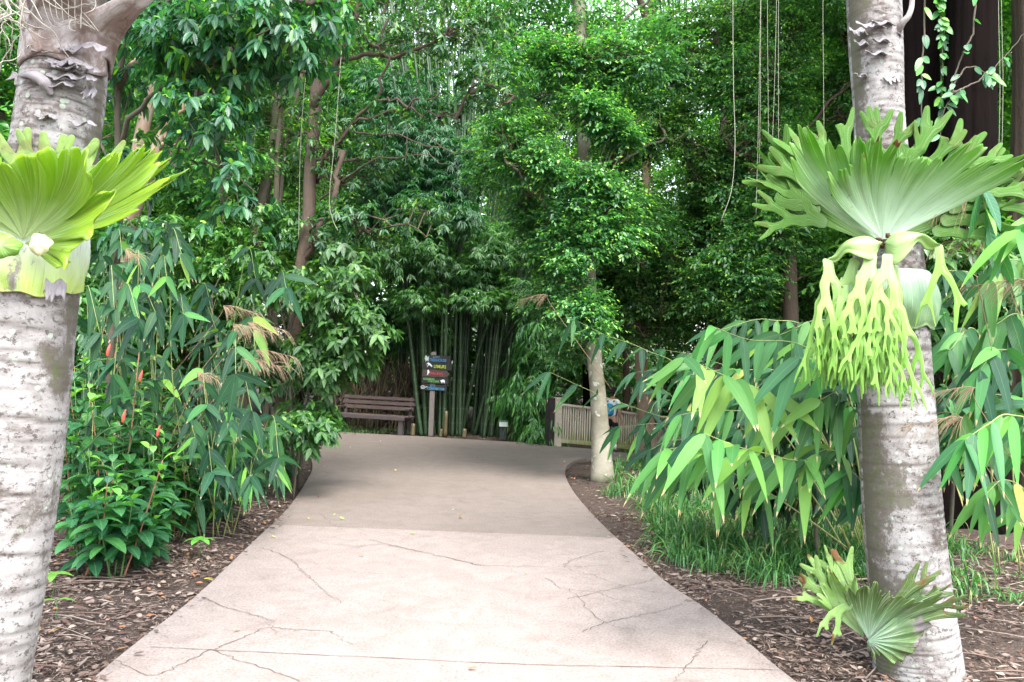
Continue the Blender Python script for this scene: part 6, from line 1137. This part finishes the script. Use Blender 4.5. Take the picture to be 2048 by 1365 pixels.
# right of the palm
rr_ = thing('broadleaf_bamboo', 'bright broad leaved bamboo at the right edge behind the right palm', 'bamboo plant', tuple(G(2090, 1120)))
L3 = [([(2120, 1150, 5.2), (2080, 880, 4.8), (2020, 830, 4.5), (1975, 850, 4.35), (1930, 880, 4.3)], 8, .36, .075, .72), ([(2100, 1150, 5.4), (2060, 760, 5.0), (2000, 700, 4.8), (1960, 740, 4.7)], 8, .36, .085, .5), ([(2120, 1100, 5.6), (2090, 600, 5.2), (2030, 520, 5.0), (1980, 560, 4.9)], 9, .36, .085, .5),
      ([(2000, 1150, 6.2), (1960, 760, 6.0), (1900, 640, 5.9), (1860, 600, 5.8)], 10, .34, .085, .35), ([(2040, 1150, 6.0), (2010, 800, 5.8), (1950, 660, 5.7), (1900, 700, 5.5)], 10, .36, .09, .42), ([(2080, 1150, 5.8), (2060, 860, 5.4), (2000, 790, 5.2), (1930, 830, 5.0)], 9, .36, .08, .4), ([(2130, 1100, 4.9), (2110, 500, 4.5), (2070, 440, 4.3), (2040, 460, 4.2)], 7, .38, .085, .8),
      ([(2060, 1160, 6.4), (1980, 900, 6.2), (1930, 840, 6.1), (1890, 900, 6.0)], 9, .34, .08, .2), ([(2090, 1160, 6.6), (2040, 700, 6.4), (1960, 560, 6.3), (1890, 540, 6.2)], 10, .34, .085, .25), ([(2090, 1150, 5.2), (2060, 1000, 5.0), (2010, 960, 4.9), (1970, 990, 4.8)], 7, .34, .075, .45), ([(2120, 1120, 5.4), (2100, 700, 5.2), (2040, 630, 5.0), (1990, 650, 4.9)], 8, .38, .09, .55), ([(1990, 1130, 6.6), (1950, 900, 6.5), (1900, 800, 6.4), (1870, 780, 6.3)], 10, .34, .085, .2)]
for k, (px, n, L, Wd, lt) in enumerate(L3): cane(rr_, M_broadR, px, 760 + k, n, L, Wd * .85, .007, light=lt, t0=.3, spreadf=.35)
tt = thing('vine_leaves', 'few large glossy leaves on a stalk right of the upper fern', 'vine', tuple(P(1965, 360, 4.3))); cane(tt, M_cost, [(1962, 340, 4.4), (1966, 390, 4.35), (1975, 440, 4.35), (1985, 480, 4.4)], 790, 4, .22, .085, .004, light=.6, hang=.6, tm=ELL); tt.name = 'climbing_vine'
# dark broad leaved bamboo on the left
ld = thing('broadleaf_bamboo', 'dark glossy broad leaved bamboo filling the bank behind the ginger plants', 'bamboo plant', tuple(G(330, 1000)))
rs = np.random.RandomState(800)
for k in range(50):
    bx_ = rs.uniform(150, 500); D = rs.uniform(7.2, 9.6); b = P(bx_, 800, D); b[2] = near_z(b[0], b[1]); ty = rs.uniform(440, 760) if k % 3 else rs.uniform(740, 900); tx = bx_ + rs.uniform(-70, 110); e = P(tx, ty + rs.uniform(20, 90), D - rs.uniform(.5, 1.2)); m_ = P(tx - rs.uniform(0, 30), ty, D - .3)
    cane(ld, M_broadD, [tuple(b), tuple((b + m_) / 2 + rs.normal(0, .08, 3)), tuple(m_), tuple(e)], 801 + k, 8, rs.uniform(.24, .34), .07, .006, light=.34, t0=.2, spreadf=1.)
lg = thing('broadleaf_bamboo', 'low spray of long hanging leaves bending to the mulch beside the left path edge', 'bamboo plant', tuple(G(440, 985)))
for k, px in enumerate([[(400, 960, 8.4), (430, 860, 8.0), (500, 880, 7.7), (545, 935, 7.5)], [(390, 970, 8.2), (410, 870, 7.8), (460, 880, 7.5), (500, 950, 7.3)], [(410, 960, 8.6), (470, 840, 8.4), (540, 870, 8.2), (560, 930, 8.0)], [(380, 970, 8.0), (370, 880, 7.7), (420, 890, 7.4), (455, 950, 7.2)]]): cane(lg, M_broadD, px, 860 + k, 13, .30, .045, .005, light=.6, t0=.3, hang=1.0)
# feathery seed heads
m_pl = plain('tan_seed_head', (.30, .215, .14), .8, .2, .2, 20)
def plume(px, py, D, dx, L, seed, label, hang=.5):
    rs = np.random.RandomState(seed); p = P(px, py, D); e = p + np.array([dx, -.08, .02]) * L * 1.1; t = thing('seed_plume', label, 'seed head', tuple(p), group='feathery seed heads')
    b = p + np.array([-dx * .8, .4, -.9]); A = spline([b, p + [-dx * .1, .1, -.12], p, e + [0, 0, -.06]], 26); g = Geo(); tube(g, A, np.linspace(.003, .0012, 26), 4); g.obj('stalk', m_pl, t); g = Geo()
    for k in range(44):
        i = rs.randint(12, 26); q = A[i]; d = np.array([dx * rs.uniform(.5, 1.3), rs.normal(0, .35), rs.normal(-.1, .3)]); l_ = L * rs.uniform(.35, .8); B_ = [q]
        for s in range(5): d = nrm(d + np.array([0, 0, -hang * .45])); B_.append(B_[-1] + d * l_ / 5)
        tube(g, B_, [.0014, .0016, .0015, .0013, .001, .0005], 3, cap=False)
    g.obj('seed_strands', m_pl, t)
for k, a in enumerate([(450, 612, 7.2, 1, .24, 'tan feathery seed head highest over the dark bamboo, left of the grey trunk'), (470, 650, 7.0, 1, .28, 'tan seed head crossing in front of the grey trunk'), (500, 645, 7.0, 1, .26, 'tan seed head pointing to the brown forked trunk'), (490, 718, 6.9, 1, .28, 'lowest and fullest tan seed head left of the brown forked trunk'), (515, 700, 7.1, 1, .3, 'tan seed head with its tips at the brown forked trunk'), (395, 745, 6.8, .6, .26, 'thin tan seed head hanging among the dark leaves'), (250, 500, 6.9, .5, .2, 'faded seed head beside the left fern')]): plume(*a[:5], 900 + k, a[5], .7)
for k, a in enumerate([(1990, 470, 4.5, -.75, .34, 'pale feathery seed head brushing the right side of the upper fern'), (1935, 400, 4.4, -.5, .30, 'upper pale seed head over the fern rim'), (1945, 775, 4.5, -1, .26, 'cream seed head level with the middle of the right palm trunk'), (1920, 835, 4.45, -1, .26, 'cream seed head drooping over the right palm trunk edge'), (1090, 590, 8, -.9, .22, 'small tan seed head over the middle of the path'), (2050, 560, 4.6, -1, .3, 'pale seed head at the right picture edge')]): plume(*a[:5], 920 + k, a[5], .6)
# ---------------------------------------------------------------- strappy grass on the right bank (nobody could count it)
rs = np.random.RandomState(950); g = Geo(); Pn = []; Dn = []; Ln = []; Wn = []; Rn = []
def tuft(c, n, h, sp=.07):
    a = rs.uniform(0, 6.28, n); r = np.abs(rs.normal(0, sp, n)); el = rs.uniform(.75, 1.5, n); p = np.stack([c[0] + np.cos(a) * r, c[1] + np.sin(a) * r, np.full(n, c[2] - .02)], 1); Pn.append(p); Dn.append(np.stack([np.cos(a) * np.cos(el), np.sin(a) * np.cos(el), np.sin(el)], 1)); Ln.append(rs.uniform(.5, 1.15, n) * h * 1.6); Wn.append(rs.uniform(.008, .014, n)); Rn.append(rs.rand(n))
edge = [(1235, 975), (1265, 1040), (1310, 1100), (1370, 1150), (1470, 1165), (1580, 1185)]
for k in range(165):
    q = rs.rand() * 5; i = int(q); e0, e1 = edge[i], edge[min(i + 1, 5)]; f = q - i; px = e0[0] + (e1[0] - e0[0]) * f; py = e0[1] + (e1[1] - e0[1]) * f; c = G(px + rs.uniform(-4, 24), py - rs.uniform(0, 12)); back = rs.rand() ** .8; c = c + np.array([back * 2.0 + .0, back * 1.5, 0]); c[2] = near_z(c[0], c[1])
    if inside(c[0], c[1]): continue
    tuft(c, 52, rs.uniform(.42, .68))
for k in range(26): c = G(rs.uniform(1225, 1300), rs.uniform(905, 990)); c[2] = near_z(c[0], c[1]); (tuft(c, 46, rs.uniform(.4, .65)) if not inside(c[0], c[1]) else None)
for k in range(14): c = G(rs.uniform(1890, 2040), rs.uniform(1090, 1230)); c[2] = near_z(c[0], c[1]); tuft(c, 22, rs.uniform(.3, .5))
Pn, Dn, Ln, Wn, Rn = map(np.concatenate, (Pn, Dn, Ln, Wn, Rn)); STR = _tmpl([0, .18, .36, .54, .7, .85, 1], [.8, 1, 1, .85, .65, .4, 0])
leaves(g, Pn, Dn, np.array([0, 0, 1.]) + rs.normal(0, .2, Pn.shape) - Dn * .2, Ln, Wn, STR, rs.uniform(.5, 1.3, len(Pn)), .3, Rn); tag(g.obj('grass', M_grass), kind='stuff')
# ---------------------------------------------------------------- hanging aerial roots
def hroot(pts, label, r=.006, D=None):
    A = spline([P(*p) for p in pts], 40); t = thing('aerial_root', label, 'aerial root', tuple(A[0]), group='thin aerial roots hanging from the canopy'); g = Geo(); tube(g, A, r, 5); g.obj('strand', M_root, t)
hroot([(640, -260, 8), (626, 0, 8), (603, 250, 8), (597, 480, 8)], 'straight pale root hanging left of the brown forked trunk', .003)
hroot([(700, -260, 8), (689, 0, 8), (672, 250, 8), (659, 390, 8), (664, 435, 8), (676, 462, 8)], 'pale hanging root with a hooked end over the forked trunk', .003)
hroot([(528, -260, 7.6), (519, 100, 7.6), (508, 290, 7.6), (496, 360, 7.6), (485, 400, 7.6)], 'leftmost pale hanging root with a bent lower end', .0025)
hroot([(1470, -260, 7.6), (1466, 0, 7.6), (1467, 170, 7.6), (1470, 290, 7.6), (1463, 380, 7.6), (1442, 442, 7.6)], 'pale hanging root ending in a long bend left of the right fern', .003)
for k, (x, x2, y2) in enumerate([(1522, 1519, 330), (1535, 1537, 285), (1557, 1557, 405), (1553, 1545, 280), (1646, 1648, 265), (1521, 1512, 430)]): hroot([(x + 3, -260, 7.8), (x, 0, 7.8), ((x + x2) / 2, y2 * .6, 7.8), (x2, y2, 7.8)], 'thin straight hanging root in the bundle beside the right fern', .0018)
for k, x in enumerate((1998, 2004)): hroot([(x, -260, 7.2), (x - 1, 0, 7.2), (x + 2, 160, 7.2), (x, 300, 7.2)], 'thin root hanging before the trunks near the right picture edge', .002)
# ---------------------------------------------------------------- leaves fallen on the path
m_fl = {k: plain('fallen_leaf_' + k, c, .6, .4, .25, 40) for k, c in {'yellow': (.62, .48, .06), 'green': (.25, .45, .06), 'brown': (.25, .13, .06), 'red': (.5, .1, .06), 'cream': (.6, .52, .36)}.items()}
FL_ = [(918, 1036, .09, 'yellow', 'cream yellow fallen leaf lying alone on the darker concrete'), (952, 917, .10, 'red', 'reddish fallen leaf on the far part of the path'), (820, 1069, .06, 'green', 'small green leaf at the joint between the two slabs'), (688, 1040, .06, 'green', 'green leaf scrap just beyond the joint at left'), (668, 1032, .04, 'green', 'tiny green scrap beyond the joint'), (551, 1077, .045, 'yellow', 'yellow scrap near the left path edge before the joint'), (792, 943, .07, 'yellow', 'yellow leaf in the middle of the far path'), (640, 997, .06, 'red', 'red brown leaf close to the left path edge'), (728, 1115, .05, 'brown', 'brown curled leaf on the pale slab'), (1084, 903, .06, 'yellow', 'orange yellow leaf near the mulch island'), (1130, 925, .05, 'cream', 'cream leaf by the path bend'), (700, 896, .05, 'cream', 'cream leaf in front of the bench'), (650, 935, .05, 'cream', 'cream leaf by the left bend of the path'), (860, 900, .05, 'green', 'green leaf in front of the signpost'), (760, 884, .05, 'cream', 'cream leaf near the bench leg'), (1000, 955, .05, 'cream', 'pale leaf right of the path centre'), (430, 1160, .10, 'yellow', 'long yellow green leaf on the left path edge'), (935, 1340, .05, 'brown', 'brown speck leaf near the bottom of the picture'), (905, 1022, .04, 'green', 'tiny green scrap near the lone yellow leaf'), (1050, 1148, .04, 'green', 'tiny green scrap on the pale slab right of centre'), (545, 1095, .03, 'yellow', 'tiny yellow scrap on the left of the pale slab'), (618, 1040, .04, 'yellow', 'yellow scrap on the joint near the left edge'), (1195, 1150, .03, 'brown', 'brown scrap on the right of the pale slab'), (480, 1262, .05, 'yellow', 'yellow scrap on the left of the near slab')]
rs = np.random.RandomState(970)
for px, py, L, c, lb in FL_:
    p = G(px, py, .009); a = rs.uniform(0, 6.28); g = Geo(); leaves(g, [p], [[math.cos(a), math.sin(a), .05]], [[rs.normal(0, .2), rs.normal(0, .2), 1]], L, L * .42, ELL, -.15, .35); tag(g.obj('fallen_leaf', m_fl[c]), lb, 'leaf', 'fallen leaves on the path')
